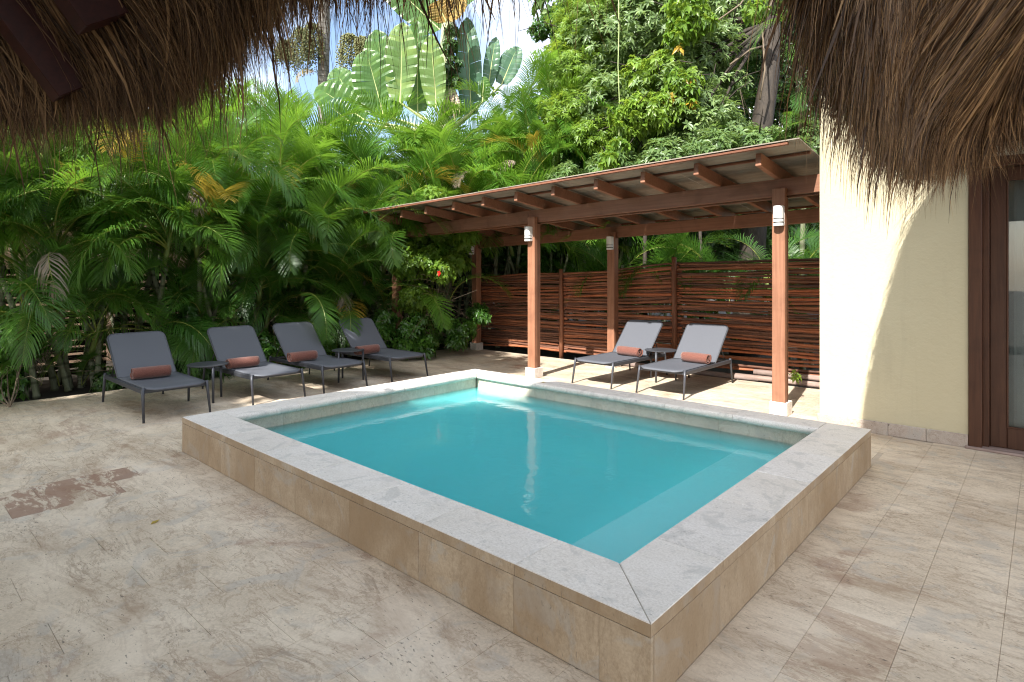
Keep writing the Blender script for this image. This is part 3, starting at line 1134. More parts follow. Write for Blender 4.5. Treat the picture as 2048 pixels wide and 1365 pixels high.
# ---------------------------------------------------------------- slatted fence and wall behind the palms
sf = thing('slat_fence', 'dark horizontal slat fence half hidden behind the palm hedge', 'fence', (-10.55, 4, 0))
m = MB()
m.bev(-.012, .012, -2.6, 2.6, -.036, .036, .003)
sl_me = m.mesh('slat', M['slat'])
rnd = random.Random(8)
for by in (-1.4, 3.9, 9.2):
    for k in range(15):
        o = link('slat', sl_me, sf, (0 + rnd.uniform(-.006, .006), by + 1.2 - 4 + .1, .08 + k * .105 + rnd.uniform(-.006, .006)))
        o.rotation_euler = (rnd.uniform(-.004, .004), 0, 0)
for y in (-2.8, -.1, 2.55, 5.2, 7.85, 10.5):
    m = MB()
    m.bev(-.09, -.02, -.045, .045, -.05, 1.72, .004)
    m.build('post', M['slat'], sf, loc=(0, y + 1.3 - 4 - .05, 0))
m = MB()
m.box(-12.75, -12.5, -6, 12, -.05, 2.35)
m.box(-12.8, -12.45, -6, 12, 2.351, 2.42)
tag(m.build('garden_wall', M['pink_wall']), 'peach coloured wall glimpsed in sun through the palms', 'wall')


# ---------------------------------------------------------------- loungers, towels, tables
def rrect(x0, x1, y0, y1, r, corners=(1, 1, 1, 1), n=5):
    pts = []
    for k, (cx, cy, a) in enumerate(((x0 + r, y0 + r, 180), (x1 - r, y0 + r, 270), (x1 - r, y1 - r, 0), (x0 + r, y1 - r, 90))):
        if corners[k]:
            for i in range(n + 1):
                w = R(a + 90 * i / n)
                pts.append((cx + r * math.cos(w), cy + r * math.sin(w)))
        else:
            pts.append(((x0, x1, x1, x0)[k], (y0, y0, y1, y1)[k]))
    return pts


def make_lounger():
    t = thing('sun_lounger', '', 'sun lounger')
    hw = .308
    f = MB()
    for s in (-1, 1):
        f.bev(s * hw - .014, s * hw + .014, .03, 1.44, .283, .332, .006)
    f.bev(-hw + .0145, hw - .0145, .05, .075, .285, .325, .005)
    f.bev(-hw + .0145, hw - .0145, 1.39, 1.415, .29, .325, .005)
    f.bev(-hw + .0145, hw - .0145, .93, .955, .295, .322, .004)
    f.build('frame', M['metal'], t, loc=(0, 0, 0))
    for s in (-1, 1):
        for (ya, yb) in ((.045, -.02), (1.42, 1.47)):
            l = MB()
            l.tube([(s * (hw - .002), ya, .345), (s * (hw + .004), ya * .8 + yb * .2, .26), (s * (hw + .012), yb, 0)], [.0175, .0165, .0115], 8)
            l.build('leg', M['metal'], t, smooth=True, loc=(0, 0, 0))
    # seat: thin sling with rounded front corners and a slight sag
    nx, ny = 9, 14
    sm = MB()

    def seat_pt(i, j, up):
        u, v = i / (nx - 1), j / (ny - 1)
        y = -.035 + .985 * v
        w = hw - .012
        if y < .05:
            k = (.05 - y) / .085
            w -= .09 * (1 - math.sqrt(max(0, 1 - k * k)))
        xx = (u - .5) * 2 * w
        z = .338 + .006 * up - .014 * math.sin(math.pi * u) * math.sin(math.pi * min(1, v * 1.05)) - (.014 if j == 0 else .004 if j == 1 else 0)
        return (xx, y, z + (.0 if up else -.008))
    vs = [seat_pt(i, j, 1) for j in range(ny) for i in range(nx)] + [seat_pt(i, j, 0) for j in range(ny) for i in range(nx)]
    fs = []
    N = nx * ny
    for j in range(ny - 1):
        for i in range(nx - 1):
            a = j * nx + i
            fs.append((a, a + 1, a + nx + 1, a + nx))
            fs.append((N + a, N + a + nx, N + a + nx + 1, N + a + 1))
    for i in range(nx - 1):
        fs.append((i, N + i, N + i + 1, i + 1))
        a = (ny - 1) * nx + i
        fs.append((a, a + 1, N + a + 1, N + a))
    for j in range(ny - 1):
        a = j * nx
        fs.append((a, a + nx, N + a + nx, N + a))
        a = j * nx + nx - 1
        fs.append((a, N + a, N + a + nx, a + nx))
    sm.add(vs, fs)
    sm.build('seat_sling', M['sling'], t, smooth=True, loc=(0, 0, 0))
    # reclined back
    ang = R(46)
    bl = .64
    bw = hw - .008
    bk = MB()
    ol = rrect(-bw, bw, 0, bl, .075, (0, 0, 1, 1), 6)
    mt = Matrix.Translation((0, .955, .335)) @ Matrix.Rotation(ang, 4, 'X')
    lp = [mt @ Vector((x, y, 0)) for x, y in ol]
    bk.tube(lp + [lp[0], lp[1]], .0125, 6, cap=False)
    back = bk.build('backrest', M['metal'], t, smooth=True, loc=(0, 0, 0))
    bs = MB()
    bs.prism(rrect(-bw + .006, bw - .006, .004, bl - .005, .07, (0, 0, 1, 1), 6), -.005, .008, 0, mt)
    bs.build('back_sling', M['sling'], back, loc=(0, 0, 0))
    pr = MB()
    for s in (-1, 1):
        p0 = mt @ Vector((s * .25, .33, -.015))
        pr.tube([p0, (s * .25, 1.395, .305)], .007, 6)
    pr.tube([(-.25, 1.395, .305), (.25, 1.395, .305)], .007, 6)
    pr.build('prop_arm', M['metal'], t, smooth=True, loc=(0, 0, 0))
    return t


lg0 = make_lounger()
LN = [((-6.77, 2.24, 0), R(90), 'grey mesh sun lounger nearest the camera at the left end of the hedge row'),
      ((-6.76, 3.345, 0), R(90), 'grey mesh sun lounger second from the left, beside a round table'),
      ((-6.76, 4.24, 0), R(90.6), 'grey mesh sun lounger third along the hedge, behind the pool edge'),
      ((-6.77, 5.29, 0), R(90), 'grey mesh sun lounger at the far end of the hedge row'),
      ((-4.55, 6.64, 0), R(-1.0), 'sunlit grey lounger under the pergola beside the middle back post'),
      ((-3.54, 6.64, 0), R(0), 'sunlit grey lounger under the pergola nearest the cream wall')]
for i, (p, rz, lb) in enumerate(LN):
    o = lg0 if i == 0 else dup(lg0, p, rz, lb)
    o.location = p
    o.rotation_euler = (0, 0, rz)
    o['label'] = lb
    o['group'] = 'four loungers along the hedge' if i < 4 else 'two loungers under the pergola'


def towel_mesh():
    m = MB()
    turns, n = 3.1, 78
    ln = .19
    pts = []
    for i in range(n + 1):
        a = 2 * math.pi * turns * i / n
        r = .012 + .064 * (i / n)
        r += .0016 * math.sin(a * 2.3 + 1)
        pts.append((r * math.cos(a), r * math.sin(a)))
    nx = 12
    vs, fs = [], []
    rr = random.Random(2)
    for s_, off in ((0, 0.), (1, -.0115)):
        for i, (y, z) in enumerate(pts):
            l = math.hypot(y, z)
            k = max(.004, l + off) / l
            wob = .004 * math.sin(i * .35)
            for j in range(nx + 1):
                xx = (j / nx - .5) * 2 * (ln + wob - .018 * (1 - i / n) * .5)
                puff = 1 - .10 * abs(j / nx - .5) ** 4 * 16 * .6 + .02 * math.sin(j * 1.3 + i * .25) * .4
                vs.append((xx, y * k * puff, z * k * puff))
    w = nx + 1
    N = (n + 1) * w
    for i in range(n):
        for j in range(nx):
            a = i * w + j
            fs.append((a, a + w, a + w + 1, a + 1))
            fs.append((N + a, N + a + 1, N + a + w + 1, N + a + w))
        a = i * w
        fs.append((a, N + a, N + a + w, a + w))
        a = i * w + nx
        fs.append((a, a + w, N + a + w, N + a))
    for j in range(nx):
        a = n * w + j
        fs.append((a, N + a, N + a + 1, a + 1))
    m.add(vs, fs)
    return m.mesh('towel', M['towel'], smooth=True)


tw = towel_mesh()
TWP = [((-7.46, 2.20, .411), 88, 'rolled terracotta towel on the lounger at the left end of the row'),
       ((-7.44, 3.21, .411), 91, 'rolled terracotta towel on the second lounger from the left'),
       ((-7.40, 3.99, .411), 90, 'rolled terracotta towel on the third lounger along the hedge'),
       ((-7.36, 4.98, .411), 93, 'rolled terracotta towel on the far lounger of the hedge row'),
       ((-4.42, 7.38, .411), -6, 'bright rolled towel on the pergola lounger by the back post'),
       ((-3.42, 7.38, .411), -7, 'bright rolled towel on the pergola lounger nearest the wall')]
for i, (p, a, lb) in enumerate(TWP):
    o = link('towel', tw, None, p)
    o.rotation_euler = (R(-70), 0, R(a + (0 if i % 2 else 180)))
    o.rotation_euler = Euler((R(-40 + 25 * (i % 3)), 0, R(a)), 'XYZ')
    tag(o, lb, 'towel', 'rolled towels on the loungers')


def make_table():
    t = thing('side_table', '', 'side table')
    m = MB()
    poly = [(.225 * math.cos(2 * math.pi * k / 40), .225 * math.sin(2 * math.pi * k / 40)) for k in range(40)]
    pin = [(x * .975, y * .975) for x, y in poly]
    vs = [(*p, .422) for p in pin] + [(*p, .427) for p in poly] + [(*p, .434) for p in poly] + [(*p, .437) for p in pin]
    fs = [tuple(range(39, -1, -1)), tuple(range(120, 160))]
    for r_ in range(3):
        fs += [(r_ * 40 + i, r_ * 40 + (i + 1) % 40, (r_ + 1) * 40 + (i + 1) % 40, (r_ + 1) * 40 + i) for i in range(40)]
    m.add(vs, fs)
    m.build('table_top', M['metal'], t, loc=(0, 0, 0))
    for k in range(3):
        a = R(20 + 120 * k)
        l = MB()
        c = Vector((.205 * math.cos(a), .205 * math.sin(a), 0))
        l.tube([c * 1.03 + Vector((0, 0, 0)), c + Vector((0, 0, .25)), c + Vector((0, 0, .421))], [.013, .016, .0165], 8)
        l.build('leg', M['metal'], t, smooth=True, loc=(0, 0, 0))
    r_ = MB()
    for k in range(3):
        a = R(20 + 120 * k)
        r_.tube([(0, 0, .412), (.2 * math.cos(a), .2 * math.sin(a), .412)], .008, 6)
    r_.build('brace', M['metal'], t, loc=(0, 0, 0))
    return t


tb0 = make_table()
for i, (p, rz, lb) in enumerate((((-7.43, 2.79, 0), R(95), 'round charcoal side table between the two leftmost loungers'),
                                 ((-7.36, 4.66, 0), R(150), 'round charcoal side table beside the far lounger of the hedge row'),
                                 ((-4.06, 7.64, 0), R(20), 'round grey side table between the two pergola loungers'))):
    o = tb0 if i == 0 else dup(tb0, p, rz, lb)
    o.location = p
    o.rotation_euler = (0, 0, rz)
    o['label'] = lb
    o['group'] = 'round side tables'

# ---------------------------------------------------------------- thatched roofs
PITCH = R(55)
EZ = 2.86                                                             # height of the eave core


def strands(rows, mat_name):
    """rows: arrays (n, k, 3) centre lines, (n, k) half widths, (n,3) width directions -> verts, faces"""
    P, Wd, D = rows
    n, k, _ = P.shape
    A = P + D[:, None, :] * Wd[:, :, None]
    B = P - D[:, None, :] * Wd[:, :, None]
    V = np.stack([A, B], axis=2).reshape(-1, 3)                       # n,k,2
    idx = np.arange(n * k * 2).reshape(n, k, 2)
    F = np.stack([idx[:, :-1, 0], idx[:, :-1, 1], idx[:, 1:, 1], idx[:, 1:, 0]], axis=-1).reshape(-1, 4)
    return V, F


def make_thatch(eave, n_in, seed, n_out, updist=1.1, hang=(.28, .62), density_pow=1.):
    """strands laid down the underside and edge of a roof whose eave follows the polyline (x, y, z);
    n_in(t) gives the horizontal direction towards the house at parameter t"""
    rng = np.random.default_rng(seed)
    ev = np.array(eave, float)
    seg = np.linalg.norm(np.diff(ev, axis=0), axis=1)
    cum = np.concatenate([[0], np.cumsum(seg)])
    n = n_out
    s = rng.random(n) * cum[-1]
    # clumps: pull strands towards tuft centres
    tuft = np.round(s / .06 + rng.normal(0, .25, n)) * .06 + rng.normal(0, .018, n)
    s = np.clip(np.where(rng.random(n) < .65, tuft, s), 0, cum[-1] - 1e-4)
    base = np.stack([np.interp(s, cum, ev[:, c]) for c in range(3)], axis=1)
    inn = np.array(n_in, float)
    dirn = np.stack([np.interp(s, cum, inn[:, c]) for c in range(2)], axis=1)
    dirn /= np.linalg.norm(dirn, axis=1)[:, None]
    up3 = np.concatenate([dirn * math.cos(PITCH), np.full((n, 1), math.sin(PITCH))], axis=1)   # up the slope
    nrm = np.concatenate([dirn * math.sin(PITCH), np.full((n, 1), -math.cos(PITCH))], axis=1)  # down into the room
    tan = np.concatenate([-dirn[:, 1:2], dirn[:, 0:1], np.zeros((n, 1))], axis=1)
    d0 = rng.random(n) ** 1.25 * updist
    layer = rng.random(n)
    depth = -.22 + .34 * layer                                            # through the thickness, both sides of the core
    start = base + up3 * d0[:, None] + nrm * depth[:, None]
    tuft_id = np.round(s / .075)
    th = np.sin(tuft_id * 12.9898) * 43758.5453
    th = th - np.floor(th)
    th2 = np.sin(s * 2.1 + 1.3) * .5 + np.sin(s * 5.7) * .3
    ln = hang[0] + (hang[1] - hang[0]) * (.55 * th + .3 * rng.random(n) + .12 * (th2 + .8)) * .9
    ln = np.where(rng.random(n) < .12, ln * rng.uniform(1.1, 1.65, n), ln * rng.uniform(.8, 1., n))
    K = 7
    tt = np.linspace(0, 1, K)
    total = d0 + ln
    P = np.zeros((n, K, 3))
    P[:, 0] = start
    tz = np.sin(tuft_id * 78.233 + seed) * 43758.5453
    tz = tz - np.floor(tz) - .5
    side = rng.normal(0, .22, n) + tz * .5
    curl = rng.normal(0, .30, n) + tz * .25
    cur = start.copy()
    walked = np.zeros(n)
    for k in range(1, K):
        st = total / (K - 1)
        over = np.clip((walked + st * .5 - d0 + .12) / (ln + .12), 0, 1)
        w = over ** .8
        dvec = -up3 * (1 - w)[:, None] + np.array([0, 0, -1.])[None] * (w * 1.0)[:, None] + tan * (side + curl * over)[:, None]
        dvec += nrm * (rng.normal(.0, .05, n))[:, None]
        dvec /= np.linalg.norm(dvec, axis=1)[:, None]
        cur = cur + dvec * st[:, None]
        walked = walked + st
        P[:, k] = cur
    hw = rng.uniform(.0009, .0036, n)
    hw = np.where(rng.random(n) < .16, hw * rng.uniform(1.8, 3.4, n), hw)
    Wd = hw[:, None] * np.array([1, 1, 1, .95, .8, .55, .12])[None]
    ang = rng.normal(0, .6, n)
    D = tan * np.cos(ang)[:, None] + nrm * np.sin(ang)[:, None]
    return strands((P, Wd, D), None)


roofA = thing('thatched_roof', 'dark palm thatch eave with red beams hanging across the top left', 'thatched roof', (-2.5, 0, EZ))
eaveA = [(-.55, 1.22, EZ + .2), (-.95, 1.2, EZ - .02), (-1.4, 1.2, EZ + .0), (-2.0, 1.17, EZ + .06), (-2.6, 1.14, EZ + .06), (-3.2, 1.10, EZ - .06), (-3.8, .96, EZ - .15), (-4.4, .68, EZ - .18), (-5.0, .2, EZ - .2), (-5.4, -.5, EZ - .24), (-5.6, -1.3, EZ - .24)]
innA = [(0, -1), (0, -1), (0, -1), (0, -1), (0, -1), (.1, -1), (.3, -1), (.5, -.85), (.75, -.65), (.92, -.4), (1, -.1)]
V, F = make_thatch(eaveA, innA, 4, 30000, 1.35, (.2, .62))
kind(link('thatch', np_mesh('thatch', V, F, M['thatch']), roofA), 'stuff')


def roof_core(eave, ridge, name, root, back=None):
    m = MB()
    n = len(eave)
    vs = []
    for (e, r_) in zip(eave, ridge):
        vs += [Vector(e), Vector(r_)]
    fs = [(2 * i, 2 * i + 2, 2 * i + 3, 2 * i + 1) for i in range(n - 1)]
    top = [v + Vector((0, 0, .22)) for v in vs]
    N = len(vs)
    fs2 = [(N + 2 * i, N + 2 * i + 1, N + 2 * i + 3, N + 2 * i + 2) for i in range(n - 1)]
    edge = [(2 * i, N + 2 * i, N + 2 * i + 2, 2 * i + 2) for i in range(n - 1)]
    m.add(vs + top, fs + fs2 + edge)
    if back:
        b = [Vector(p) for p in back]
        m.add(b, [tuple(range(len(b)))])
    return m.build(name, M['thatch_core'], root)


ridgeA = [(2.2, -2.7, 8.0), (2., -2.7, 8.0), (1.4, -2.7, 8.0), (-.4, -2.7, 8.0), (-1.0, -2.7, 8.0), (-1.6, -2.7, 8.0), (-2.0, -2.7, 8.0), (-2.3, -2.7, 8.0), (-2.4, -2.75, 8.0), (-2.4, -2.8, 8.0), (-2.4, -2.9, 8.0)]
roof_core(eaveA, ridgeA, 'thatch_layer', roofA, [(2.2, -2.72, 8.0), (-2.4, -2.72, 8.0), (-5.6, -1.31, EZ), (-5.6, -4.2, EZ), (-3.5, -6.6, EZ), (5.0, -6.6, EZ)])


def under(x, y_up, off):
    """a point on the underside of the front slope, y_up metres back from the eave"""
    return Vector((x, 1.1 - y_up, EZ + math.tan(PITCH) * y_up)) + Vector((0, -math.sin(PITCH), -math.cos(PITCH))) * off


SL = Vector((0, -math.cos(PITCH), math.sin(PITCH)))                   # up the slope
for tip, ln in ((Vector((-4.02, .72, 2.46)), 2.6), (Vector((-3.46, .72, 2.68)), 2.6), (Vector((-2.3, .1, 3.3)), 2.4), (Vector((-1.1, .1, 3.3)), 2.4)):
    slab('rafter', tip + SL * ln, tip, .16, .22, M['rafter_dark'], roofA)
for k in (.38, .95, 1.6):
    a = Vector((-4.02, .72, 2.66)) + SL * k
    slab('batten', a + Vector((-.5, 0, -.05)), a + Vector((.9, 0, .12)), .07, .05, M['rafter_dark'], roofA)

roofB = thing('thatched_roof', 'shaggy brown thatch eave hanging in front of the cream wall and door', 'thatched roof', (0, 4, 2.45))
eB = 2.56
eaveB = [(-.34, 1.9, eB + .24), (-.44, 2.2, eB + .12), (-.52, 2.6, eB + .05), (-.58, 3.1, eB + .01), (-.64, 4.0, eB), (-.655, 4.9, eB), (-.62, 5.5, eB + .02), (-.48, 5.95, eB + .10), (-.12, 6.15, eB + .30), (.9, 6.2, eB + .36)]
innB = [(1, -.2), (1, -.1), (1, 0), (1, 0), (1, 0), (1, 0), (1, -.2), (.7, -.7), (.25, -1), (0, -1)]
V, F = make_thatch(eaveB, innB, 9, 30000, 1.1, (.2, .58))
kind(link('thatch', np_mesh('thatch', V, F, M['thatch']), roofB), 'stuff')
ridgeB = [(3.2, .6, 8.0), (3.2, .9, 8.0), (3.2, 1.5, 8.0), (3.2, 2.4, 8.0), (3.2, 3.6, 8.0), (3.2, 3.8, 8.0), (3.2, 3.9, 8.0), (3.2, 4.0, 8.0), (3.2, 4.0, 8.0), (3.2, 4.0, 8.0)]
roof_core(eaveB, ridgeB, 'thatch_layer', roofB)
for y in (2.4, 4.2, 5.9):
    slab('rafter', Vector((3.0, y, 7.2)), Vector((.1, y, 3.15)), .09, .18, M['rafter_dark'], roofB)


# ---------------------------------------------------------------- palm fronds
def frond_mesh(seed, L=1.7, a0=60, a1=-40, npair=44, lmax=.46, wmax=.0135, vee=24, droop=.55, petiole=.2, sweep=58, ragged=0., side_bend=0.):
    """a pinnate leaf growing from the origin along +X, arching in the XZ plane"""
    r = random.Random(seed)
    m = MB()
    N = 20
    pts, tans = [Vector((0, 0, 0))], []
    for i in range(N):
        t = (i + .5) / N
        a = R(a0 + (a1 - a0) * t ** 1.25)
        sb = side_bend * t
        d = Vector((math.cos(a) * math.cos(sb), math.cos(a) * math.sin(sb), math.sin(a)))
        tans.append(d)
        pts.append(pts[-1] + d * (L / N))
    tans.append(tans[-1])
    m.tube(pts[::2], [.011 * (1 - .85 * i / (N // 2)) for i in range(N // 2 + 1)], 4, 1)
    for k in range(npair):
        t = petiole + (1 - petiole) * (k + .3) / npair
        f = t * N
        i = min(int(f), N - 1)
        p = pts[i].lerp(pts[i + 1], f - i)
        tg = tans[min(i, N)]
        upv = Vector((0, 0, 1))
        sd = tg.cross(upv)
        if sd.length < .05:
            sd = Vector((0, -1, 0))
        sd.normalize()
        nm = sd.cross(tg).normalized()
        q = (t - petiole) / (1 - petiole)
        ll = lmax * (math.sin(math.pi * (.16 + .74 * q)) ** .8) * (1 if q < .9 else 1 - (q - .9) * 3.5)
        sw = R(sweep - 34 * q)
        for s in (-1, 1):
            if ragged and r.random() < ragged:
                continue
            le = ll * r.uniform(.9, 1.06)
            vv = R(vee + r.uniform(-8, 8))
            d = (sd * s * math.sin(sw) + tg * math.cos(sw)) * math.cos(vv) + nm * math.sin(vv)
            d.normalize()
            w = wmax * (.75 + .5 * math.sin(math.pi * min(1, q + .12)))
            # width direction: across the leaflet, in the blade plane
            wd = d.cross(nm).normalized() if d.cross(nm).length > .05 else tg
            c0 = p
            dd = droop * r.uniform(.7, 1.3)
            cs = [c0]
            for step, g in ((.40, .15), (.33, .7), (.27, 1.5)):
                dn = (d + Vector((0, 0, -1)) * dd * g).normalized()
                cs.append(cs[-1] + dn * (le * step))
            ws = [w * .35, w * .5, w * .4, .001]
            vs = []
            for c, ww in zip(cs, ws):
                vs += [c - wd * ww, c + wd * ww]
            m.add(vs, [(0, 1, 3, 2), (2, 3, 5, 4), (4, 5, 7, 6)], 0)
    return m.mesh('frond', [M['frond'], M['rachis']])


FR = {'up': [], 'mid': [], 'low': [], 'hang': [], 'tall': [], 'dry': []}
for s_ in range(4):
    FR['up'].append(frond_mesh(10 + s_, 1.55 + .1 * s_, 78, 8 - 12 * s_, 46, .46, vee=30, droop=.22 + .1 * s_, side_bend=.25 * (s_ % 2)))
    FR['mid'].append(frond_mesh(20 + s_, 1.6 + .1 * s_, 58, -45 - 8 * s_, 48, .49, vee=22, droop=.3 + .12 * s_, side_bend=.3 * (s_ - 1.5)))
    FR['low'].append(frond_mesh(30 + s_, 1.5 + .12 * s_, 28, -66 - 5 * s_, 46, .48, vee=14, droop=.35 + .14 * s_, side_bend=.35 * (1.5 - s_)))
for s_ in range(3):
    FR['hang'].append(frond_mesh(40 + s_, 1.25 + .1 * s_, 14, -92, 40, .38, wmax=.017, vee=4, droop=.18, petiole=.22, sweep=64))
    FR['dry'].append(frond_mesh(50 + s_, 1.3, 20, -85, 38, .40, wmax=.014, vee=-10, droop=1.6, ragged=.25))
    FR['tall'].append(frond_mesh(60 + s_, 2.1 + .15 * s_, 74, -28 - 10 * s_, 54, .57, wmax=.0155, vee=34, droop=.45, sweep=52, side_bend=.2 * (s_ - 1)))

# canes
CANES = []
for k in range(5):
    m = MB()
    r_ = random.Random(70 + k)
    pts, rad = [], []
    bend = r_.uniform(.05, .22)
    for i in range(25):
        t = i / 24
        pts.append((bend * t * t, .03 * math.sin(t * 4 + k), t))
        rad.append(.034 * (1 - .25 * t) * (1.14 if i % 3 == 0 else 1) if i else .045)
    m.tube(pts, rad, 7)
    CANES.append(m.mesh('cane', M['cane'], smooth=True))
SHAFT = MB()
SHAFT.tube([(0, 0, 0), (.01, 0, .12), (.015, 0, .3), (.03, 0, .5)], [.03, .042, .034, .02], 7)
SHAFT = SHAFT.mesh('crownshaft', M['shaft'], smooth=True)


def add_frond(root, kindname, p, yaw, pitch=0., roll=0., sc=1., mat=None, rr=random):
    o = link('frond', rr.choice(FR[kindname]), root, (0, 0, 0))
    o.location = Vector(p) - root.location
    o.rotation_euler = Euler((roll, pitch, yaw), 'XYZ')
    o.scale = (sc, sc, sc)
    if mat:
        o.material_slots[0].link = 'OBJECT'
        o.material_slots[0].material = mat
    return o


def areca(x, y, label, group, seed, canes=4, hmin=.9, hmax=2.2, spread=.28, per=6, lean=.35, fscale=1., mats=None, low=2, sunny=.5, face=None, z=-.04, short=0):
    r = random.Random(seed)
    root = thing('areca_palm', label, 'palm', (x, y, z), 0, group)
    mats = mats or (M['frond'], M['frond_shade'], M['frond_sunlit'])
    for c in range(canes + short):
        per_ = per + (2 if c < canes and short else 0)
        a = 2 * math.pi * c / canes + r.uniform(-.5, .5)
        h = r.uniform(hmin, hmax) if c < canes else r.uniform(.35, .8)
        b = Vector((x + math.cos(a) * spread * r.uniform(.3, 1), y + math.sin(a) * spread * r.uniform(.3, 1), z))
        tilt = lean * r.uniform(.3, 1.1)
        o = link('cane', CANES[r.randrange(5)], root, b - root.location)
        o.scale = (r.uniform(.9, 1.25),) * 2 + (h,)
        q = Euler((0, tilt * .6, a), 'XYZ')
        o.rotation_euler = q
        bend = .12
        top = b + q.to_matrix() @ Vector((bend * o.scale[0], 0, h))
        o2 = link('crownshaft', SHAFT, root, top - root.location)
        o2.rotation_euler = Euler((0, tilt * .8, a), 'XYZ')
        ft = top + q.to_matrix() @ Vector((.02, 0, .42))
        ph = r.uniform(0, 6.3)
        for f in range(per_):
            u = f / max(1, per_ - 1)
            kn = 'up' if u < .3 else ('mid' if u < .75 else 'low')
            yaw = ph + f * 2.4 + r.uniform(-.3, .3)
            if face is not None and r.random() < .45:
                yaw = face + r.uniform(-1.1, 1.1)
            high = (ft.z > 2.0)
            mt = mats[2] if (high and r.random() < sunny) else (mats[1] if (ft.z < 1.4 and r.random() < .6) else mats[0])  # high fronds take the sunlit leaf colour, low ones the shade copy
            q_ = r.random()
            if q_ < .02 and u > .4:
                kn, mt = 'dry', M['frond_dry']
            elif q_ < .06 and u > .5:
                mt = M['frond_yellow']
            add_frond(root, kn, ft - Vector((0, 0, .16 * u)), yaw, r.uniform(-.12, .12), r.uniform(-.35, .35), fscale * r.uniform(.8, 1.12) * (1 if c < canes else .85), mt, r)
    for k in range(low):                                                 # young fronds from the base
        a = r.uniform(0, 6.3) if face is None else face + r.uniform(-1.3, 1.3)
        add_frond(root, r.choice(['up', 'mid']), (x + math.cos(a) * .15, y + math.sin(a) * .15, 0), a, r.uniform(-.2, .1), r.uniform(-.3, .3), fscale * r.uniform(.45, .68), mats[1], r)
    return root


FACE = R(-25)
HEDGE = 'areca palms in the hedge behind the left loungers'
front = [(-9.45, 1.15, 'tall ringed areca palm at the left edge of the photo', 5, 1.5, 2.6),
         (-9.55, 1.95, 'areca palm with a leaning green cane left of the first lounger', 4, 1.2, 2.3),
         (-9.6, 2.75, 'areca palm directly behind the leftmost lounger', 4, .8, 2.2),
         (-9.55, 3.55, 'areca palm with pale canes between the first and second loungers', 4, 1.1, 2.0),
         (-9.6, 4.35, 'areca palm behind the second lounger with white ringed canes', 4, 1.0, 2.0),
         (-9.6, 5.1, 'areca palm behind the third lounger with long drooping fronds', 4, .9, 2.1),
         (-9.55, 5.9, 'areca palm behind the far lounger with broad hanging fronds', 4, .6, 2.0),
         (-9.6, 6.7, 'bushy areca palm next to the left pergola post', 3, .7, 1.9)]
roots = []
for i, (x, y, lb, nc, h0, h1) in enumerate(front):
    roots.append(areca(x - .28, y, lb, HEDGE, 200 + i, nc, h0, h1, .26, 6, .38, .98, None, 3 if i else 2, .35, FACE, short=3 if i else 2))
rc = random.Random(91)
for i, ro in enumerate(roots):
    for j in range(3):
        o = link('cane', CANES[rc.randrange(5)], ro, (rc.uniform(.12, .52), rc.uniform(-.36, .36), 0))
        o.scale = (rc.uniform(.95, 1.2),) * 2 + (rc.uniform(1.3, 2.0),)
        o.rotation_euler = (0, rc.uniform(.02, .2), rc.uniform(1.2, 5.1))
BACKL = 'taller areca palms filling the back row of the hedge'
k = 0
for (x, y, h0, h1, nc, lb) in ((-10.2, .5, 1.8, 3.0, 4, 'tall shaded areca palm in the back row at the left end of the hedge'),
                               (-10.25, 1.6, 1.8, 3.0, 4, 'tall areca palm under the lowest tip of the dark thatch'),
                               (-10.2, 2.6, 1.9, 3.0, 4, 'tall areca palm rising behind the leftmost lounger, in the back row'),
                               (-10.25, 3.6, 1.9, 3.0, 4, 'tall areca palm above the gap between the first two loungers'),
                               (-10.2, 4.6, 1.9, 3.1, 4, 'tall areca palm rising above the second lounger, in the back row'),
                               (-10.25, 5.6, 1.9, 3.1, 4, 'tall lime tipped areca palm above the third lounger'),
                               (-10.2, 6.6, 1.9, 3.1, 4, 'tall areca palm above the far lounger, in the back row'),
                               (-10.1, 7.6, 1.8, 3.0, 4, 'bright areca palm over the left end of the pergola roof'),
                               (-9.7, 8.7, 1.6, 2.7, 4, 'areca palm pressed behind the far back post of the pergola')):
    areca(x, y, lb, BACKL, 260 + k, nc, h0, h1, .3, 6, .4, 1.08, None, 0, .75, FACE)
    k += 1
for (x, y, h0, h1, nc, lb) in ((-11.6, 1.4, 2.4, 3.4, 4, 'areca palm beyond the slat fence at the far left behind the thatch'),
                               (-11.6, 3.2, 2.4, 3.6, 4, 'sunlit areca palm beyond the slat fence left of the fruit palm'),
                               (-11.5, 5.0, 2.5, 3.7, 4, 'sunlit areca palm beyond the slat fence below the hanging fruit'),
                               (-11.5, 6.8, 2.5, 3.7, 4, 'sunlit areca palm beyond the slat fence right of the fruit palm trunk'),
                               (-11.2, 8.4, 2.5, 3.6, 4, 'lime areca palm at the foot of the lowest paddle leaves'),
                               (-10.6, 9.4, 2.9, 3.9, 4, 'lime areca palm hiding the left stalks of the paddle leaf fan'),
                               (-9.8, 9.9, 3.1, 4.1, 5, 'lime areca palm in front of the pale trunk of the fan palm'),
                               (-8.9, 10.7, 3.0, 4.1, 5, 'lime areca palm below the upright dark paddle leaf'),
                               (-9.1, 9.3, 2.0, 3.0, 4, 'bright areca palm right above the left third of the pergola roof'),
                               (-8.2, 10.0, 2.0, 3.0, 4, 'bright areca palm right above the middle of the pergola roof'),
                               (-7.6, 11.4, 2.8, 4.1, 4, 'lime areca palm against the gap of open sky'),
                               (-6.6, 12.0, 2.8, 4.1, 4, 'lime areca palm against the pale leafy tree beside the sky gap')):
    areca(x, y, lb, 'sunlit areca palms beyond the fence', 300 + k, nc, h0, h1, .35, 7, .42, 1.2, (M['frond'], M['frond'], M['frond_sunlit']), 0, .8, FACE)
    k += 1
ap = at(1092, 400, 13.2)
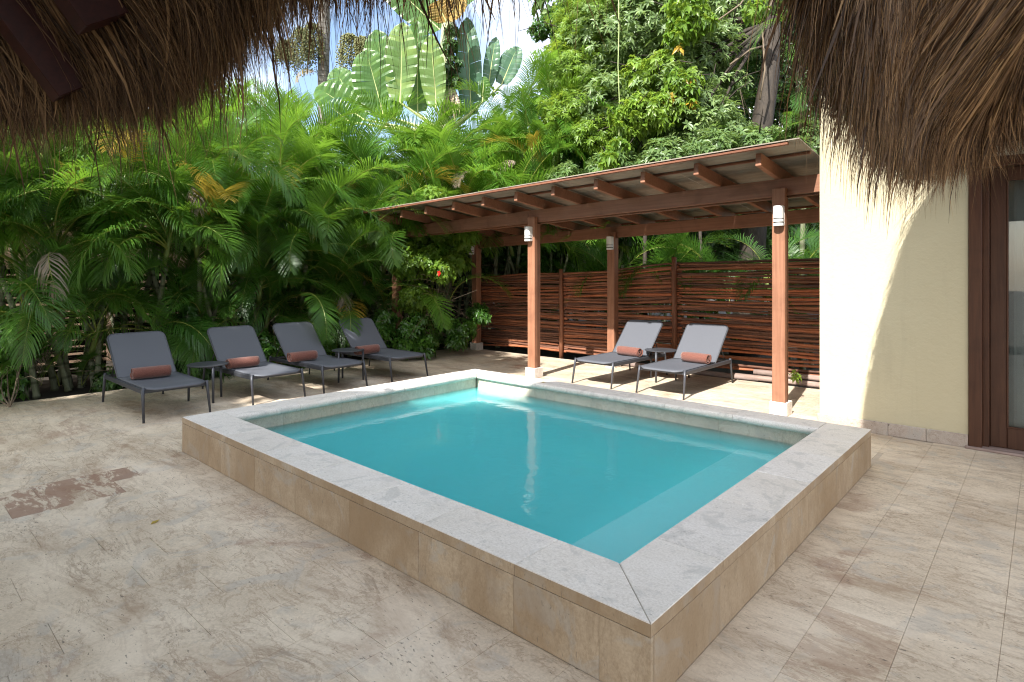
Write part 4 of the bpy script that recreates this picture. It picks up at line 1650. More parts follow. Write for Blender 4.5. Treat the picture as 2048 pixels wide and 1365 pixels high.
areca(ap.x, ap.y, 'tallest lime areca palm filling the sky gap beside the pale leafy tree', 'sunlit areca palms beyond the fence', 399, 4, 3.8, 4.5, .25, 7, .2, .95, (M['frond'], M['frond'], M['frond_sunlit']), 0, .8, FACE)
# behind the pole fence, in the shade of the trees
for i, (x, y, lb) in enumerate(((-7.6, 9.5, 'shaded areca palm over the fence at the dark far corner'),
                                (-6.0, 9.3, 'areca palm with pale fronds arching over the fence behind the middle posts'),
                                (-4.6, 9.6, 'areca palm behind the fence next to its taller round post'),
                                (-2.9, 9.8, 'shaded areca palm behind the fence near the cream wall'))):
    areca(x, y + .55, lb, None, 340 + i, 5, .5, 1.15, .3, 7, .3, .8, (M['frond_shade'], M['frond_shade'], M['frond_shade']), 1, .3, R(-70))


def aim(root, kn, base, tip, mat=None, sc=1., roll=0.):
    """frond whose foot is at base and which leans towards tip"""
    base, tip = Vector(base), Vector(tip)
    d = tip - base
    return add_frond(root, kn, base, math.atan2(d.y, d.x), 0, roll, sc, mat, random)


random.seed(77)
hero = [  # px, py, depth of foot -> px, py, depth of the tip ; kind, material, scale, owner
    ((560, 445, 9.9), (640, 620, 9.2), 'low', 'frond', 1.0, 5), ((650, 440, 9.9), (760, 590, 9.2), 'low', 'frond', 1.05, 5),
    ((620, 470, 9.7), (590, 640, 9.1), 'hang', 'frond', 1.05, 5), ((600, 590, 9.4), (632, 700, 9.0), 'hang', 'frond', .95, 4),
    ((800, 470, 10.3), (780, 610, 9.6), 'hang', 'frond_sunlit', .95, 6), ((690, 620, 9.8), (700, 720, 9.4), 'hang', 'frond', .7, 6),
    ((760, 440, 10.2), (830, 540, 9.7), 'low', 'frond', 1., 6), ((845, 590, 10.7), (873, 700, 10.1), 'hang', 'frond_sunlit', .92, 7),
    ((900, 600, 11.0), (985, 640, 10.4), 'mid', 'frond', .8, 7), ((860, 610, 10.8), (760, 610, 10.4), 'mid', 'frond_shade', .7, 7),
    ((30, 380, 7.8), (95, 500, 7.2), 'low', 'frond', .85, 0), ((120, 400, 7.9), (60, 470, 7.2), 'low', 'frond', .9, 0),
    ((100, 560, 7.9), (260, 640, 7.3), 'mid', 'frond', .9, 1), ((180, 640, 7.9), (240, 760, 7.5), 'mid', 'frond', .62, 1),
    ((270, 350, 8.4), (200, 430, 7.7), 'low', 'frond_sunlit', .8, 2), ((350, 360, 8.6), (410, 480, 7.9), 'low', 'frond_yellow', .8, 2),
    ((400, 380, 8.8), (395, 500, 8.3), 'dry', 'frond_dry', .8, 3), ((430, 330, 8.9), (450, 480, 8.1), 'low', 'frond_sunlit', 1.0, 3),
    ((110, 350, 7.9), (130, 420, 7.5), 'low', 'frond_yellow', .6, 0), ((470, 590, 9.2), (400, 700, 8.8), 'mid', 'frond_shade', .7, 3)]
for (a, b, kn, mt, sc, ow) in hero:
    aim(roots[ow], kn, at(*a), at(*b), M[mt], sc, random.uniform(-.2, .2))

# upper sunlit sprays with yellow and dry fronds above the pergola roof
spray = thing('areca_palm', 'areca palm with yellow and dried fronds just above the pergola roof', 'palm', at(1010, 420, 12.5) * Vector((1, 1, 0)) if False else Vector((at(1010, 420, 12.5).x, at(1010, 420, 12.5).y, -.04)))
sx, sy = spray.location.x, spray.location.y
for c in range(3):
    o = link('cane', CANES[c], spray, (.2 * math.cos(c * 2.1), .2 * math.sin(c * 2.1), 0))
    o.scale = (1.3, 1.3, 2.3 + .25 * c)
random.seed(31)
for (a, b, kn, mt, sc) in (((1060, 330, 12.4), (960, 360, 11.9), 'mid', 'frond_yellow', .8), ((1040, 330, 12.4), (975, 350, 11.6), 'dry', 'frond_dry', .8),
                           ((1105, 330, 12.2), (1140, 300, 12.3), 'up', 'frond_yellow', .62), ((1090, 345, 12.2), (1085, 300, 12.0), 'up', 'frond_yellow', .6),
                           ((960, 360, 12.0), (930, 380, 11.6), 'low', 'frond_dry', .6), ((950, 375, 12.0), (880, 400, 11.6), 'mid', 'frond_yellow', .6),
                           ((1050, 250, 12.9), (1085, 120, 12.3), 'tall', 'frond_sunlit', 1.0), ((1020, 240, 12.9), (1120, 150, 12.3), 'tall', 'frond_sunlit', .95),
                           ((1080, 290, 12.7), (1130, 190, 12.2), 'tall', 'frond_sunlit', .95), ((1000, 270, 12.9), (920, 200, 12.3), 'tall', 'frond', .8),
                           ((900, 330, 12.4), (960, 260, 12.0), 'tall', 'frond_sunlit', .8), ((870, 330, 12.4), (800, 280, 12.0), 'tall', 'frond_sunlit', .85)):
    aim(spray, kn, at(*a), at(*b), M[mt], sc, random.uniform(-.3, .3))

# lone fronds that reach under the pergola beam
random.seed(5)


# ---------------------------------------------------------------- leafy crowns
def crown(clumps, n_ros, leaves, ll, lw, seed, curl=.3, shell=.45, upb=.5):
    """rosettes of folded leaves through lumpy clumps (centre, radius, weight)"""
    rng = np.random.default_rng(seed)
    C = np.array([c[0] for c in clumps], float)
    Rr = np.array([c[1] for c in clumps], float)
    wt = Rr ** 2.2
    wt /= wt.sum()
    ci = rng.choice(len(clumps), n_ros, p=wt)
    d = rng.normal(size=(n_ros, 3))
    d /= np.linalg.norm(d, axis=1)[:, None]
    rad = Rr[ci] * (shell + (1 - shell) * rng.random(n_ros) ** .5) * (1 + .22 * np.sin(d[:, 0] * 5 + ci) * np.cos(d[:, 2] * 4 + ci * 2))
    pos = C[ci] + d * rad[:, None] * np.array([1, 1, .85])
    ax = d * .75 + np.array([0, 0, upb]) + rng.normal(0, .35, (n_ros, 3))
    ax /= np.linalg.norm(ax, axis=1)[:, None]
    ref = np.where(np.abs(ax[:, 2:3]) < .9, np.array([[0, 0, 1.]]), np.array([[1., 0, 0]]))
    e1 = np.cross(ax, ref)
    e1 /= np.linalg.norm(e1, axis=1)[:, None]
    e2 = np.cross(ax, e1)
    N = n_ros * leaves
    rep = lambda a: np.repeat(a, leaves, axis=0)
    phi = rng.random(N) * .7 + np.tile(np.arange(leaves) * 2 * np.pi / leaves, n_ros) + np.repeat(rng.random(n_ros) * 6.3, leaves)
    A, E1, E2 = rep(ax), rep(e1), rep(e2)
    out = E1 * np.cos(phi)[:, None] + E2 * np.sin(phi)[:, None]
    lift = rng.uniform(.0, .75, N)[:, None]
    dr = out + A * lift
    dr /= np.linalg.norm(dr, axis=1)[:, None]
    sd = np.cross(dr, A)
    sd /= np.linalg.norm(sd, axis=1)[:, None] + 1e-6
    nm = np.cross(sd, dr)
    L_ = (ll * rng.uniform(.7, 1.2, N))[:, None]
    w_ = (lw * rng.uniform(.8, 1.15, N))[:, None]
    p0 = rep(pos) + A * (rng.uniform(-.5, .4, N) * ll * .6)[:, None]
    sag = np.array([0, 0, -1.]) * L_ * curl
    b = p0
    mid = p0 + dr * L_ * .55 + sag * .25
    tip = p0 + dr * L_ + sag
    fold = nm * w_ * .25
    l1 = mid + sd * w_ * .5 + fold
    r1 = mid - sd * w_ * .5 + fold
    V = np.stack([b, l1, tip, mid, r1], axis=1).reshape(-1, 3)
    i0 = np.arange(N) * 5
    F = np.concatenate([np.stack([i0, i0 + 3, i0 + 1], 1), np.stack([i0 + 1, i0 + 3, i0 + 2], 1), np.stack([i0, i0 + 4, i0 + 3], 1), np.stack([i0 + 4, i0 + 2, i0 + 3], 1)])
    return V, F


def limbs(mb, base, tips, r0, seed, rmin=.012):
    r = random.Random(seed)
    base = Vector(base)
    for t in tips:
        t = Vector(t)
        mid = base.lerp(t, .5) + Vector((r.uniform(-.3, .3), r.uniform(-.3, .3), r.uniform(-.1, .3)))
        pts = []
        for i in range(7):
            u = i / 6
            pts.append(base * (1 - u) ** 2 + mid * 2 * u * (1 - u) + t * u * u)
        mb.tube(pts, [max(rmin, r0 * (1 - .85 * i / 6)) for i in range(7)], 6)
        for j in range(4):
            q = pts[r.randint(3, 6)]
            e = q + Vector((r.uniform(-.8, .8), r.uniform(-.8, .8), r.uniform(-.3, .6)))
            mb.tube([q, q.lerp(e, .5) + Vector((0, 0, .06)), e], [rmin * 1.4, rmin, rmin * .5], 4)


def tree(name, label, base, trunk_pts, r0, clumps, n, leaves, ll, lw, mat, seed, group=None, trunk_mat=None, **kw):
    root = thing(name, label, 'tree' if 'shrub' not in name else 'shrub', base, 0, group)
    m = MB()
    k = len(trunk_pts)
    m.tube(trunk_pts, [r0 * (1 - .5 * i / (k - 1)) for i in range(k)], 10)
    m.build('trunk', trunk_mat or M['bark'], root, smooth=True)
    m = MB()
    limbs(m, trunk_pts[-1], [c[0] for c in clumps], r0 * .22, seed)
    m.build('limbs', trunk_mat or M['bark'], root, smooth=True)
    V, F = crown(clumps, n, leaves, ll, lw, seed, **kw)
    kind(link('crown', np_mesh('crown', V, F, mat), root), 'stuff')
    return root


def cl(px, py, Z, r):
    return (tuple(at(px, py, Z)), r)


tA = at(1505, 470, 11.2)
tree('broadleaf_tree', 'large silvery green broadleaf tree towering over the pergola roof', (tA.x, tA.y, -.04),
     [(tA.x - .15, tA.y, -.05), (tA.x - .1, tA.y, .8), (tA.x, tA.y, 2.0), tuple(at(1520, 270, 11.3)), tuple(at(1540, 150, 11.5)), tuple(at(1545, 40, 11.7))], .29,
     [cl(1300, 60, 12.4, 1.05), cl(1390, 120, 12.0, .95), cl(1210, 90, 12.6, .95), cl(1330, 200, 11.5, .85), cl(1430, 250, 11.0, .62), cl(1380, 270, 11.0, .5),
      cl(1220, 200, 12.0, .75), cl(1450, 40, 12.6, 1.0), cl(1300, -60, 12.6, 1.2), cl(1440, 170, 11.6, .45)], 3900, 9, .15, .048, M['leaf_a'], 41)
tG = at(1400, 430, 10.4)
tree('broadleaf_tree', 'low silvery foliage hanging right over the back edge of the pergola roof', (tG.x, tG.y, -.04),
     [(tG.x, tG.y, -.05), (tG.x, tG.y + .1, 1.2), (tG.x, tG.y, 2.3)], .05,
     [(tuple(Vector(c) + Vector((0, .35, .12))), r) for c, r in (cl(1500, 305, 9.7, .42), cl(1410, 315, 10.0, .45), cl(1310, 335, 10.4, .5), cl(1210, 350, 10.8, .5), cl(1590, 290, 9.5, .42), cl(1110, 375, 11.3, .42))], 1000, 9, .15, .05, M['leaf_a'], 47)
tB = at(1180, 430, 12.8)
tree('broadleaf_tree', 'fine leaved pale green tree standing left of the large silvery tree', (tB.x, tB.y, -.04),
     [(tB.x, tB.y, -.05), (tB.x + .1, tB.y, 1.5), (tB.x, tB.y + .1, 3.2)], .12,
     [cl(1150, 150, 12.6, .75), cl(1140, 230, 12.2, .6), cl(1180, 20, 13.0, .8), cl(1110, 250, 12.4, .35), cl(1160, 80, 12.8, .6), cl(1190, 270, 11.8, .5)], 3000, 10, .11, .028, M['leaf_b'], 42)
tC = at(1130, 430, 15.5)
tree('broadleaf_tree', 'small rounded leafy branches against the sky beside the pale tree', (tC.x, tC.y, -.04),
     [(tC.x, tC.y, -.05), (tC.x + .1, tC.y, 3.0), tuple(at(1165, 110, 15.6))], .11,
     [cl(1082, 60, 15.5, .3), cl(1115, 45, 15.5, .42), cl(1150, 45, 15.6, .5), cl(1150, 0, 15.6, .5), cl(1175, 70, 15.6, .45), cl(1120, 85, 15.5, .22)], 1500, 10, .085, .04, M['leaf_hib'], 43)
tD = at(1290, 420, 11.4)
tree('broadleaf_tree', 'bright yellow green leafy growth draped over the middle of the large tree', (tD.x, tD.y, -.04),
     [(tD.x, tD.y, -.05), (tD.x, tD.y, 1.5), tuple(at(1290, 300, 11.4))], .06,
     [cl(1300, 225, 11.0, .45), cl(1260, 235, 11.0, .38), cl(1345, 215, 11.0, .34), cl(1370, 165, 11.1, .3), cl(1330, 130, 11.3, .38), cl(1375, 45, 11.4, .4), cl(1280, 150, 11.4, .35)], 900, 7, .115, .07, M['leaf_b'], 44, upb=.1, curl=.55)
tE = at(1590, 420, 13.5)
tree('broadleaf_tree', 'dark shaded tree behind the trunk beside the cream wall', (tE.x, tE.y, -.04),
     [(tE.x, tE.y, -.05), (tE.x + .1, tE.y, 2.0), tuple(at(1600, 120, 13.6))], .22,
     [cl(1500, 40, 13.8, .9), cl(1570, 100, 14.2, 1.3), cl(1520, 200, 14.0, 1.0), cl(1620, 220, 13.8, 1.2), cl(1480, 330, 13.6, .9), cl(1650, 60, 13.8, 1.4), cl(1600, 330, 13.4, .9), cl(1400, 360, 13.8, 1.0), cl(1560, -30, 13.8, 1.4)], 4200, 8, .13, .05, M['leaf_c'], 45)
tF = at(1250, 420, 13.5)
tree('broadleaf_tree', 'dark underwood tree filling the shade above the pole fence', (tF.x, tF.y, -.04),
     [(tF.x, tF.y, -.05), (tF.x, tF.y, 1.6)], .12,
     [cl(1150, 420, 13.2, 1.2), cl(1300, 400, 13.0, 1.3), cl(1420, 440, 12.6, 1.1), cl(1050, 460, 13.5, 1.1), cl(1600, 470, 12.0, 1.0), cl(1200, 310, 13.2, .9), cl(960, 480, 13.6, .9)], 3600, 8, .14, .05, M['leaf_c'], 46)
# fronds hanging beside the wall at the right, from a palm behind the house corner
pr = thing('areca_palm', 'palm fronds hanging beside the cream wall above the pergola end', 'palm', (at(1600, 300, 10.2).x, at(1600, 300, 10.2).y, -.04))
o = link('cane', CANES[1], pr, (0, 0, 0))
o.scale = (1.4, 1.4, 4.2)
random.seed(12)
for (a, b, kn, mt, sc) in (((1640, 60, 10.0), (1530, 190, 9.6), 'low', 'frond', .9), ((1650, 110, 9.8), (1590, 230, 9.5), 'low', 'frond_sunlit', .75),
                           ((1640, 270, 10.0), (1560, 280, 9.7), 'mid', 'frond', .6), ((1650, 260, 9.6), (1570, 300, 9.4), 'low', 'frond', .6), ((1640, 180, 9.9), (1610, 300, 9.6), 'hang', 'frond_shade', .7)):
    aim(pr, kn, at(*a), at(*b), M[mt], sc, random.uniform(-.2, .2))
# little fronds under the pergola beams
pq = thing('areca_palm', 'small pale fronds poking round the back post under the beam', 'palm', (at(1240, 480, 10.35).x, at(1240, 480, 10.35).y, -.04))
o = link('cane', CANES[2], pq, (0, 0, 0))
o.scale = (.9, .9, 1.7)
for (a, b, kn, mt, sc) in (((1225, 500, 10.1), (1270, 520, 9.4), 'low', 'frond_sunlit', .34), ((1225, 452, 9.75), (1190, 462, 9.5), 'low', 'frond_sunlit', .24),
                           ((1180, 500, 10.4), (1100, 520, 10.0), 'mid', 'frond_sunlit', .42), ((1140, 500, 10.6), (1050, 560, 10.2), 'mid', 'frond', .5)):
    aim(pq, kn, at(*a), at(*b), M[mt], sc, .2)

# hanging vine with its long stem
vine = thing('climbing_vine', 'bright green climbing vine hanging on one long thin stem through the tree', 'vine', Vector((at(1245, 420, 10.9).x, at(1245, 420, 10.9).y, -.04)))
m = MB()
vp = [at(1237, -40, 10.9), at(1238, 60, 10.9), at(1236, 130, 10.85), at(1239, 210, 10.9), at(1238, 270, 10.85), at(1236, 320, 10.8)]
m.tube(vp, .009, 5)
m.tube([at(1240, 300, 10.8), at(1215, 315, 10.75), at(1200, 330, 10.7)], .006, 5)
br = MB()
m2 = m
m = br
m.tube([at(1490, 230, 10.8), at(1480, 180, 10.9), at(1500, 235, 10.8)], .008, 5)
m.tube([at(1545, 0, 10.9), at(1525, 60, 10.9), at(1530, 140, 10.8), at(1520, 200, 10.8)], .018, 5)
m.tube([at(1430, 45, 10.9), at(1480, 10, 11), at(1510, -30, 11)], .016, 5)
m.tube([at(1460, 130, 11.1), at(1500, 100, 11.1), at(1535, 90, 11.2)], .02, 5)
br.build('bare_branches', M['twig'], vine, smooth=True)
m2.build('stem', M['vine_stem'], vine, smooth=True)
V, F = crown([cl(1237, 290, 10.8, .2), cl(1220, 318, 10.7, .2), cl(1375, 10, 10.9, .35), cl(1360, 60, 10.9, .28), cl(1355, 160, 10.8, .25), cl(1375, 190, 10.8, .2), cl(1400, 35, 10.9, .3), cl(1510, 20, 10.9, .2)], 420, 5, .12, .085, 51, curl=.7, upb=-.2)
kind(link('leaves', np_mesh('leaves', V, F, M['leaf_b']), vine), 'stuff')
V, F = crown([cl(1372, 165, 10.75, .12), cl(1340, 195, 10.75, .1), cl(1362, 95, 10.8, .1), cl(1380, 205, 10.75, .08)], 26, 3, .12, .07, 52, curl=.7, upb=-.2)
kind(link('yellow_leaves', np_mesh('yellow_leaves', V, F, M['frond_yellow']), vine), 'stuff')


# ---------------------------------------------------------------- shrubs
def shrub(label, clumps, n, seed, base, ll=.085, lw=.055, mat='leaf_hib', leaves=5, group='leafy shrubs at the foot of the hedge', cat='shrub'):
    root = thing('shrub', label, cat, base, 0, group)
    m = MB()
    limbs(m, Vector(base) + Vector((0, 0, .05)), [c[0] for c in clumps], .010, seed, .0035)
    m.build('stems', M['twig'], root, smooth=True)
    V, F = crown(clumps, n, leaves, ll, lw, seed, curl=.5, shell=.25, upb=.25)
    kind(link('foliage', np_mesh('foliage', V, F, M[mat]), root), 'stuff')
    return root


def gb(px, py):
    p = at(px, py, 1)
    Z = 1180 * H / (py - 550)
    q = at(px, py, Z)
    return (q.x, q.y, -.04)


hib = shrub('climbing hibiscus with one red flower under the pergola corner', [cl(880, 450, 11.0, .42), cl(830, 440, 11.0, .42), cl(870, 520, 10.8, .35), cl(820, 520, 10.9, .4), cl(910, 520, 10.8, .25), cl(800, 450, 11.1, .4), cl(830, 590, 10.9, .35), cl(860, 400, 11.0, .3), cl(930, 470, 10.7, .25), cl(885, 540, 10.5, .2)], 2800, 61, gb(850, 705), .105, .07, mat='leaf_b', group=None)
fl = MB()
fc = at(879, 547, 10.35)
for k in range(5):
    a = 2 * math.pi * k / 5
    d = Vector((math.cos(a), -.25, math.sin(a))).normalized()
    e = Vector((-math.sin(a), 0, math.cos(a)))
    fl.add([fc, fc + d * .03 + e * .022, fc + d * .055, fc + d * .03 - e * .022], [(0, 1, 2), (0, 2, 3)])
fl.tube([fc, fc + Vector((.02, -.05, -.06))], .005, 5)
fl.build('flower', M['petal'], hib)
shrub('glossy shrub in front of the left pergola post', [cl(770, 640, 10.4, .2), cl(760, 670, 10.3, .25), cl(820, 660, 10.4, .22), cl(835, 640, 10.5, .15), cl(810, 690, 10.3, .2), cl(850, 690, 10.4, .2)], 700, 62, gb(810, 706), .095, .062)
shrub('bright shrub at the foot of the far back post', [cl(930, 660, 11.0, .22), cl(915, 680, 10.9, .18), cl(900, 650, 11.0, .18), cl(955, 625, 11.2, .2), cl(965, 630, 11.1, .14)], 480, 63, gb(925, 700), .085, .055)
shrub('small leafy shrub climbing a cane beside the second lounger', [cl(385, 590, 8.9, .12), cl(380, 625, 8.8, .16), cl(388, 660, 8.7, .17), cl(385, 700, 8.6, .2), cl(410, 690, 8.6, .16), cl(360, 690, 8.7, .18), cl(400, 640, 8.8, .12)], 620, 64, gb(390, 755), .085, .055)
shrub('low shrub behind the third and fourth loungers', [cl(520, 680, 9.1, .2), cl(530, 705, 9.0, .2), cl(560, 690, 9.2, .16), cl(650, 690, 9.6, .2), cl(500, 700, 9.0, .16)], 520, 65, gb(540, 742), .08, .05)
shrub('dark ivy like shrub at the left edge of the photo', [cl(25, 660, 7.6, .22), cl(45, 690, 7.5, .2), cl(10, 720, 7.4, .22), cl(30, 760, 7.3, .18), cl(60, 640, 7.7, .16), cl(5, 640, 7.5, .2)], 620, 66, gb(20, 815), .10, .07)
for i, (px, py, s_) in enumerate(((845, 700, 0), (600, 735, 1), (330, 770, 2))):
    b = gb(px, py)
    c = Vector(b)
    shrub(('leafy ground cover creeping to the paving below the hibiscus', 'leafy ground cover behind the third lounger', 'leafy ground cover behind the first side table')[i],
          [((c.x + dx, c.y + dy, .1), .16) for dx, dy in ((0, 0), (-.2, .25), (-.2, -.25), (-.35, 0), (-.1, .5), (-.25, -.6))], 420, 80 + i, b, .085, .055, 'leaf_c')
# tuft by the wall
sp = thing('weed', 'small green weed sprouting beside the post at the fence foot', 'plant', at(1590, 752, 7.0) * 1)
sp.location = Vector((sp.location.x, sp.location.y, 0.02))
V, F = crown([(tuple(at(1588, 750, 7.05)), .05), (tuple(at(1594, 753, 7.05)), .05)], 14, 5, .06, .018, 90)
link('leaves', np_mesh('leaves', V, F, M['leaf_b']), sp)


for i, (x, y, z, a, lb) in enumerate(((-4.17, 5.13, PH + .004, .6, 'small yellow leaf fallen on the far rim of the pool'), (-4.0, 1.2, .003, 2.1, 'small ochre leaf fallen on the paving near the pool side'))):
    m = MB()
    m.add([(-.035, 0, 0), (-.005, .016, .004), (.035, 0, .002), (-.005, -.016, .003), (0, 0, -.0015)], [(0, 4, 1), (1, 4, 2), (2, 4, 3), (3, 4, 0)])
    o = m.build('fallen_leaf', M['frond_yellow'], loc=(x, y, z))
    o.rotation_euler = (0, 0, a)
    tag(o, lb, 'leaf')

# ---------------------------------------------------------------- traveller's palm with paddle leaves
def paddle(root, base, tip, width, mat, seed, face, bow=.12, tears=.18, stalk=None, fold=.5):
    """one big torn leaf from base to tip; face = direction its blade looks"""
    r = random.Random(seed)
    base, tip, face = Vector(base), Vector(tip), Vector(face).normalized()
    d = tip - base
    ln = d.length
    ax = d.normalized()
    sd = ax.cross(face).normalized()
    nm = sd.cross(ax).normalized()
    m = MB()
    n = 26
    mid = []
    for i in range(n + 1):
        t = i / n
        mid.append(base + d * t + nm * (bow * ln * (math.sin(math.pi * t * .5) ** 2 - t) - .0) + Vector((0, 0, -.06 * ln * t * t)))
    for s in (-1, 1):
        i = 0
        while i < n:
            # a strip of blade between two tears
            k = 1 if r.random() < tears * .5 else r.choice((2, 3, 4, 5, 6))
            k = min(k, n - i)
            dz = r.uniform(-.05, .07)
            sl = r.uniform(-.01, .015)
            gap = r.uniform(.04, .12) if r.random() < tears else .002
            for q in range(k):
                a, b = i + q, i + q + 1
                vs = []
                for j, ii in ((0, a), (1, b)):
                    t = ii / n
                    w = 1.3 * width * (max(.0, math.sin(math.pi * min(1, .10 + t * .9))) ** .55) * (1 if t < .93 else .75)
                    w = max(w, .02)
                    e = gap * (j if q == k - 1 else 0) * ln / n
                    for u, lift in ((0, 0), (.45, .32), (.8, .42), (1, .38)):
                        vs.append(mid[ii] + sd * s * w * u + nm * (w * (fold + dz) * lift) + ax * ((.16 + sl) * w * u - e * u)
                                  + nm * .012 * math.sin(ii * 2.1) * u)
                m.add(vs, [(0, 1, 5, 4), (1, 2, 6, 5), (2, 3, 7, 6)], 0)
            i += k
    m.tube([p - nm * .006 for p in mid[::2]], [.022 * (1 - .8 * i / (n // 2)) for i in range(n // 2 + 1)], 5, 1)
    if stalk is not None:
        st = Vector(stalk)
        m.tube([st, st.lerp(base, .5) - nm * .03, base], [.05, .035, .022], 6, 1)
    return m.build('leaf', [mat, M['midrib']], root)


TZ = 13.6
tb = at(890, 260, TZ)
trav = thing('traveller_palm', 'fan of huge torn paddle leaves on a pale trunk above the hedge', 'palm', (tb.x, tb.y, -.04))
m = MB()
m.tube([(tb.x, tb.y, -.05), (tb.x, tb.y, 3.0), tuple(at(892, 200, TZ)), tuple(at(893, 100, TZ)), tuple(at(898, 10, TZ)), tuple(at(900, -60, TZ))], [.16, .15, .15, .16, .15, .12], 9)
m.build('trunk', M['bark_pale'], trav, smooth=True)
toc = (Vector((0, 0, H)) - tb)
toc.z = 0
toc.normalize()
lefty = Vector((-.7415, -.671 * -1 * 0, 0))
sunward = Vector((.17, -1, .55)).normalized()
for k, (b, t, w, mt, z0, z1, fc) in enumerate((
        ((729, 240), (632, 168), .34, 'paddle', 13.4, 13.2, (0, 0, .35)),
        ((766, 230), (732, 92), .37, 'paddle', 13.4, 13.3, (0, 0, .25)),
        ((784, 238), (752, 48), .34, 'paddle', 13.5, 13.4, (0, 0, .1)),
        ((800, 205), (806, 35), .30, 'paddle_pale', 13.3, 13.2, (0, 0, .1)),
        ((725, 240), (668, 130), .3, 'paddle', 13.7, 13.8, (0, 0, .2)),
        ((700, 245), (652, 205), .28, 'paddle_shaded', 13.1, 12.9, (0, 0, .5)),
        ((835, 225), (835, 30), .28, 'paddle', 13.6, 13.5, (.3, .3, 0)),
        ((872, 215), (862, 60), .25, 'paddle_pale', 13.2, 13.0, (-.3, 0, 0)),
        ((942, 232), (934, 22), .24, 'paddle_shaded', 13.9, 14.0, (0, 0, 0)),
        ((976, 175), (992, 68), .15, 'paddle_shaded', 14.2, 14.3, (0, 0, 0)),
        ((1003, 170), (1036, 88), .22, 'paddle_shaded', 14.2, 14.3, (0, 0, .2)),
        ((965, 205), (968, 150), .14, 'paddle', 13.9, 13.9, (0, 0, 0)),
        ((612, 226), (584, 222), .14, 'paddle', 13.3, 13.0, (0, 0, .6)),
        ((893, 40), (930, -10), .24, 'paddle_brown', 13.2, 13.0, (0, 0, .2)),
        ((893, 45), (872, 0), .24, 'paddle_brown', 13.2, 13.1, (0, 0, .2)),
        ((918, 235), (917, 190), .12, 'paddle_shaded', 13.5, 13.4, (0, 0, 0)),
        ((880, 60), (760, -60), .34, 'paddle', 13.6, 13.5, (0, 0, 0)),
        ((900, 20), (1000, -120), .34, 'paddle', 13.7, 13.8, (0, 0, 0)))):
    B, T = at(*b, z0), at(*t, z1)
    f = toc * .8 + sunward * .5 + Vector(fc)
    paddle(trav, B, T, w, M[mt], 400 + k, f, tears=.25 if mt != 'paddle_pale' else .4, stalk=at(890, 270, TZ) if k < 12 and k != 9 else None)
for k, (b, t, w) in enumerate((((903, 185), (910, 240), .05), ((897, 190), (890, 235), .045), ((908, 180), (920, 225), .045), ((900, 160), (905, 205), .05))):
    paddle(trav, at(*b, 13.3), at(*t, 13.2), w, M['frond_dry'], 440 + k, toc, tears=.6)
V, F = crown([cl(902, 90, 13.3, .16), cl(906, 130, 13.3, .18), cl(908, 160, 13.3, .16), cl(904, 60, 13.3, .12)], 200, 4, .1, .08, 55, curl=.6, upb=-.1)
kind(link('vine_leaves', np_mesh('vine_leaves', V, F, M['leaf_c']), trav), 'stuff')

# ---------------------------------------------------------------- palm with hanging fruit
pz = 16.0
pb = at(648, 200, pz)
fp = thing('fruit_palm', 'grey trunked palm with drooping olive fruit clusters behind the thatch fringe', 'palm', (pb.x, pb.y, -.04))
m = MB()
m.tube([(pb.x, pb.y, -.05), (pb.x, pb.y, 4.0), tuple(at(647, 150, pz)), tuple(at(648, 40, pz)), tuple(at(648, -40, pz))], [.18, .16, .15, .16, .12], 10)
m.build('trunk', M['bark_grey'], fp, smooth=True)


def fruit(c, r_, hgt, n, seed):
    rng = np.random.default_rng(seed)
    a = rng.random(n) * 6.283
    rr = r_ * np.sqrt(rng.random(n))
    K = 8
    P = np.zeros((n, K, 3))
    x0 = np.stack([np.cos(a) * rr, np.sin(a) * rr, np.zeros(n)], 1)
    hh = hgt * rng.uniform(.5, 1, n)
    for k in range(K):
        t = k / (K - 1)
        P[:, k] = np.array(c) + x0 * (.25 + .75 * min(1, t * 2.2)) + np.stack([np.zeros(n), np.zeros(n), -hh * t + .1 * np.sin(min(1, t * 2.2) * 3.14)], 1)
    # beads along every string
    B = []
    for k in range(1, K):
        for j in range(2):
            u = rng.random(n)[:, None]
            B.append(P[:, k - 1] * (1 - u) + P[:, k] * u + rng.normal(0, .018, (n, 3)))
    B = np.concatenate(B)
    s_ = .022
    o = np.array([[1, 0, 0], [-1, 0, 0], [0, 1, 0], [0, -1, 0], [0, 0, 1], [0, 0, -1]]) * s_
    V = (B[:, None, :] + o[None]).reshape(-1, 3)
    f = np.array([[0, 2, 4], [2, 1, 4], [1, 3, 4], [3, 0, 4], [2, 0, 5], [1, 2, 5], [3, 1, 5], [0, 3, 5]])
    F = (np.arange(len(B))[:, None, None] * 6 + f[None]).reshape(-1, 3)
    return np_mesh('fruit_cluster', V, F, M['fruit'])


for k, (px, py, r_, h_) in enumerate(((603, 60, .42, 1.25), (700, 72, .38, 1.15), (625, 50, .35, 1.1), (570, 85, .25, .6), (725, 80, .22, .5))):
    link('fruit_cluster', fruit(at(px, py, pz - .3), r_, h_, 120, 500 + k), fp)
random.seed(9)
for (a, b, kn, mt, sc) in (((640, 0, pz), (520, 140, pz - .5), 'tall', 'frond', 1.15), ((640, -20, pz), (500, 60, pz - .5), 'tall', 'frond', 1.2), ((660, -10, pz), (800, 70, pz - .5), 'tall', 'frond_shade', 1.25),
                           ((655, -30, pz), (780, 0, pz), 'tall', 'frond_shade', 1.2), ((640, 150, pz), (610, 230, pz - .4), 'dry', 'frond_yellow', .8), ((645, -40, pz), (600, 30, pz - 1), 'tall', 'frond', 1.1), ((655, 10, pz), (720, 120, pz - .6), 'tall', 'frond_shade', .9)):
    aim(fp, kn, at(*a), at(*b), M[mt], sc, random.uniform(-.2, .2))

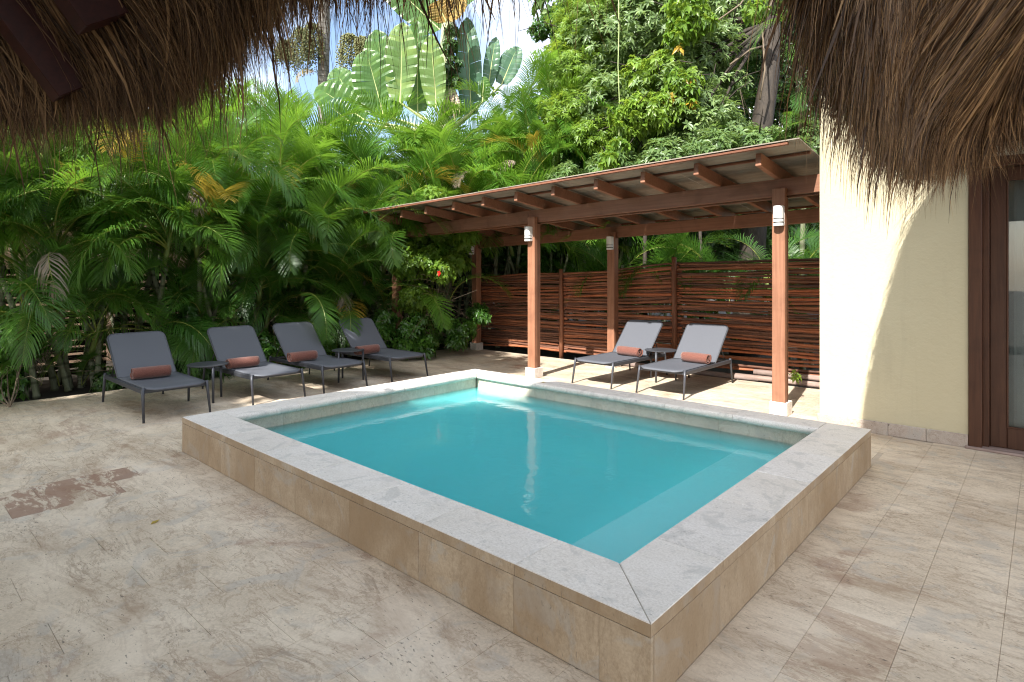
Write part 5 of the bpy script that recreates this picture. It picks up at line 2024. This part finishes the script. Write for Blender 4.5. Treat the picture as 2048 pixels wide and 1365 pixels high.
# ---------------------------------------------------------------- far wood closing the view, and the trees behind the camera that dapple the terrace
clumps = []
rnd = random.Random(15)
for k in range(56):
    px = -300 + 2600 * k / 55
    Z = 19 + rnd.uniform(-1, 2)
    clumps.append(cl(px, 520 + rnd.uniform(-30, 30), Z, 1.9))
    clumps.append(cl(px + 20, 420 + rnd.uniform(-40, 30), Z, 1.7))
    clumps.append(cl(px, 480, Z - 3, 1.3))
    if px < 480 or px > 960:
        clumps.append(cl(px, 300 + rnd.uniform(-50, 40), Z + .5, 1.8))
    if px > 1130:
        clumps.append(cl(px, 150 + rnd.uniform(-50, 40), Z + .5, 1.9))
        clumps.append(cl(px, 0 + rnd.uniform(-50, 40), Z + .5, 2.0))
V, F = crown(clumps, 34000, 6, .30, .17, 99, shell=.2)
o = link('woods', np_mesh('woods', V, F, M['leaf_far']))
o['label'] = 'dense green wood closing the view behind the garden'
kind(o, 'stuff')


def shade(tx, ty, s_, r_):
    """leaf clump that shades the terrace at (tx, ty)"""
    return ((tx + .17 * s_, ty - s_, .93 * s_), r_)


tree('shade_tree', 'broad tree behind the camera shading the left paving and the near loungers', (-6.4, -5.2, -.04), [(-6.4, -5.2, -.05), (-6.3, -5.2, 2.5), (-6.2, -5.0, 5.2)], .24,
     [shade(-6.2, 1.0, 7.6, 1.2), shade(-7.6, 1.9, 8, 1.15), shade(-6.0, 2.4, 8.4, .8), shade(-7.9, .4, 7.6, 1.2), shade(-7.9, 4.5, 8.6, .6), shade(-8.4, 3.2, 8.6, .8), shade(-6.3, 4.2, 8.6, .6), shade(-9.8, .2, 7.6, 1.0)],
     3000, 8, .2, .085, M['leaf_c'], 600)
tree('shade_tree', 'open crowned tree behind the camera dappling the far end of the paving', (-4.6, -4.2, -.04), [(-4.6, -4.2, -.05), (-4.6, -4.1, 3.5), (-5.0, -3.4, 6.6)], .2,
     [shade(-6.5, 5.0, 8.8, .8), shade(-7.2, 5.6, 9.0, 1.0), shade(-6.9, 6.8, 9.4, .9), shade(-8.0, 7.0, 9.4, 1.0)],
     1500, 7, .2, .085, M['leaf_c'], 601, shell=.1)
